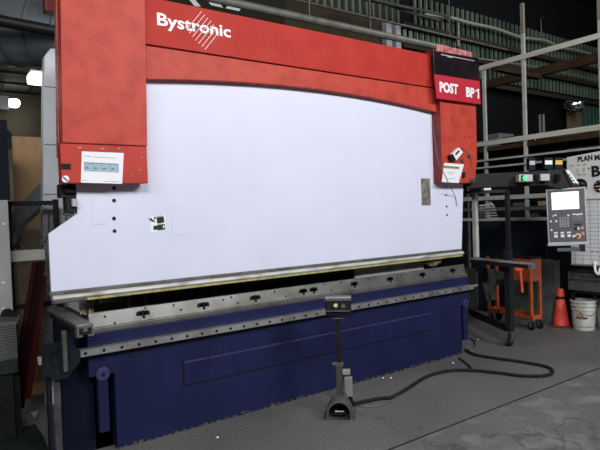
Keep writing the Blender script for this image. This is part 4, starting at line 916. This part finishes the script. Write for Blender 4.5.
# duct, black band pipe, beams
du = empty('air_duct', ad(20, 30, 5.4), 0, 'large round sheet metal air duct under the ceiling at upper left', 'duct')
D0, D1 = ad(-60, 28, 5.35), ad(75, 33, 5.25); r_ = .335
MB().cyl(D0, D1, r_, 48).build('duct_body', ductm, du, smooth=True)
dv = (D1-D0)
for xx in (18, 43):
    t = (xx+60)/135.; c_ = D0+dv*t; MB().cyl(c_-dv.normalized()*.008, c_+dv.normalized()*.008, r_+.006, 48).build('duct_seam', steeld, du, smooth=True)
for t in (.3, .62):
    c_ = D0+dv*t; MB().box((c_.x-.01, c_.y-.01, c_.z+r_-.01), (c_.x+.01, c_.y+.01, 7.2)).build('hanger', greyd, du)
tag(MB().cyl(ad(-20, 17, 4.7), ad(62, 32.5, 4.9), .05, 20).build('black_pipe', black, None, smooth=True), 'black pipe crossing in front of the round air duct', 'pipe')
tag(MB().tube([ay(53, 14, .9), ay(50.5, 18, .9), ay(50, 23, .9), ay(53, 28, .9), ay(56, 30, .9)], .006, 6).build('green_wire', mat('wire_green', (.10, .16, .13), .5)), 'thin green wire curling beside the top of the left red cover', 'wire')
tag(MB().cyl(ad(-60, 139, 5.5), ad(8.5, 140, 5.5), .095, 28).build('duct_stub', ductm, None, smooth=True), 'short shiny round duct end at the left edge above the enclosure', 'duct')
# lamps of the annex
lp = ad(38, 73.5, 7.1)
l1 = empty('ceiling_lamp', lp, 0, 'bright ceiling lamp beside the left red cover', 'lamp', 'ceiling lamps at upper left')
MB().box((lp.x-.12, lp.y-.18, lp.z-.03), (lp.x+.10, lp.y+.02, lp.z+.0)).build('housing', fixture, l1)
MB().box((lp.x-.13, lp.y-.20, lp.z-.15), (lp.x+.105, lp.y+.03, lp.z-.031)).build('diffuser', lampm, l1, .02)
MB().box((lp.x-.01, lp.y-.03, lp.z), (lp.x+.01, lp.y-.01, 3.56)).build('stem', greyd, l1)
lq = ad(12, 103.5, 8.1)
l2 = empty('ceiling_lamp', lq, 0, 'bright lamp with a white housing at the left edge, lower than the other lamp', 'lamp', 'ceiling lamps at upper left')
MB().box((lq.x-.06, lq.y-.1, lq.z-.05), (lq.x+.10, lq.y+.1, lq.z+.06)).build('diffuser', lampm, l2, .04)
MB().box((lq.x-.35, lq.y-.15, lq.z-.12), (lq.x-.061, lq.y+.1, lq.z+.07)).build('housing', fixture, l2)
MB().box((lq.x-.12, lq.y-.02, lq.z+.06), (lq.x-.10, lq.y+.0, 3.56)).build('stem', greyd, l2)

# white specks: screws lying on the floor
for i, (x, y, lab) in enumerate(((383, 378, 'tiny pale chip on the floor near the base, right of the pedal stand'), (391, 378, 'tiny pale chip on the floor, second one right of the pedal stand'), (453, 363, 'tiny pale chip on the floor at the right foot of the press'), (521, 376.6, 'tiny pale chip on the floor by the cable loop'), (217.5, 437.5, 'tiny pale chip on the floor at the lower left'), (478, 339.5, 'tiny pale chip on the floor under the wheeled stand'))):
    p = az(x, y); tag(MB().lathe([(0, 0), (.010, 0), (.007, .006), (0, .008)], p, 7).build('paint_chip', paper), lab, 'chip', 'pale chips on the floor')

# ================================================================== LIGHT
sc_ = bpy.context.scene
w_ = bpy.data.worlds.new('world'); sc_.world = w_; w_.use_nodes = True
w_.node_tree.nodes['Background'].inputs[0].default_value = (.55, .62, .75, 1); w_.node_tree.nodes['Background'].inputs[1].default_value = .03
def area(name, loc, target, sx_, sy_, e, col=(1, 1, 1)):
    l = bpy.data.lights.new(name, 'AREA'); l.shape = 'RECTANGLE'; l.size = sx_; l.size_y = sy_; l.energy = e; l.color = col
    o_ = bpy.data.objects.new(name, l); C.objects.link(o_); o_.location = loc
    o_.rotation_euler = (Vector(target)-Vector(loc)).to_track_quat('-Z', 'Y').to_euler(); return o_
area('unseen_area_light', (-1.4, -6.6, 5.2), (2.6, 0, 1.7), 2.6, .9, 262, (1, 1, 1))  # main ceiling light, direction taken from the cover shadows
area('unseen_area_light', (5.2, -7.4, 5.3), (4.6, 0, 1.6), 2.6, .9, 330, (.98, .99, 1))  # unseen fill lamp added from the right
area('unseen_area_light', (10.5, -1.0, 6.6), (10, 3, 4), 2.0, 1.0, 100)  # unseen lamp added to brighten the back wall cladding
area('annex_light', (.4, 3.4, 3.4), (.6, 2.4, 1), 1.0, .5, 14)
area('rack_fill', (2.4, -4.2, 4.2), (6.7, -.3, 1.3), 1.0, .5, 90)  # unseen fill, added to brighten the schedule board and rack
area('side_fill', (-2.4, -3.2, 3.9), (.9, 1.2, 1.6), 2.0, .8, 60)  # unseen fill, added to light the plywood and left-facing sides
vs_ = sc_.view_settings; vs_.view_transform = 'Standard'; vs_.look = 'None'; vs_.exposure = .03; vs_.gamma = 1; vs_.use_curve_mapping = False
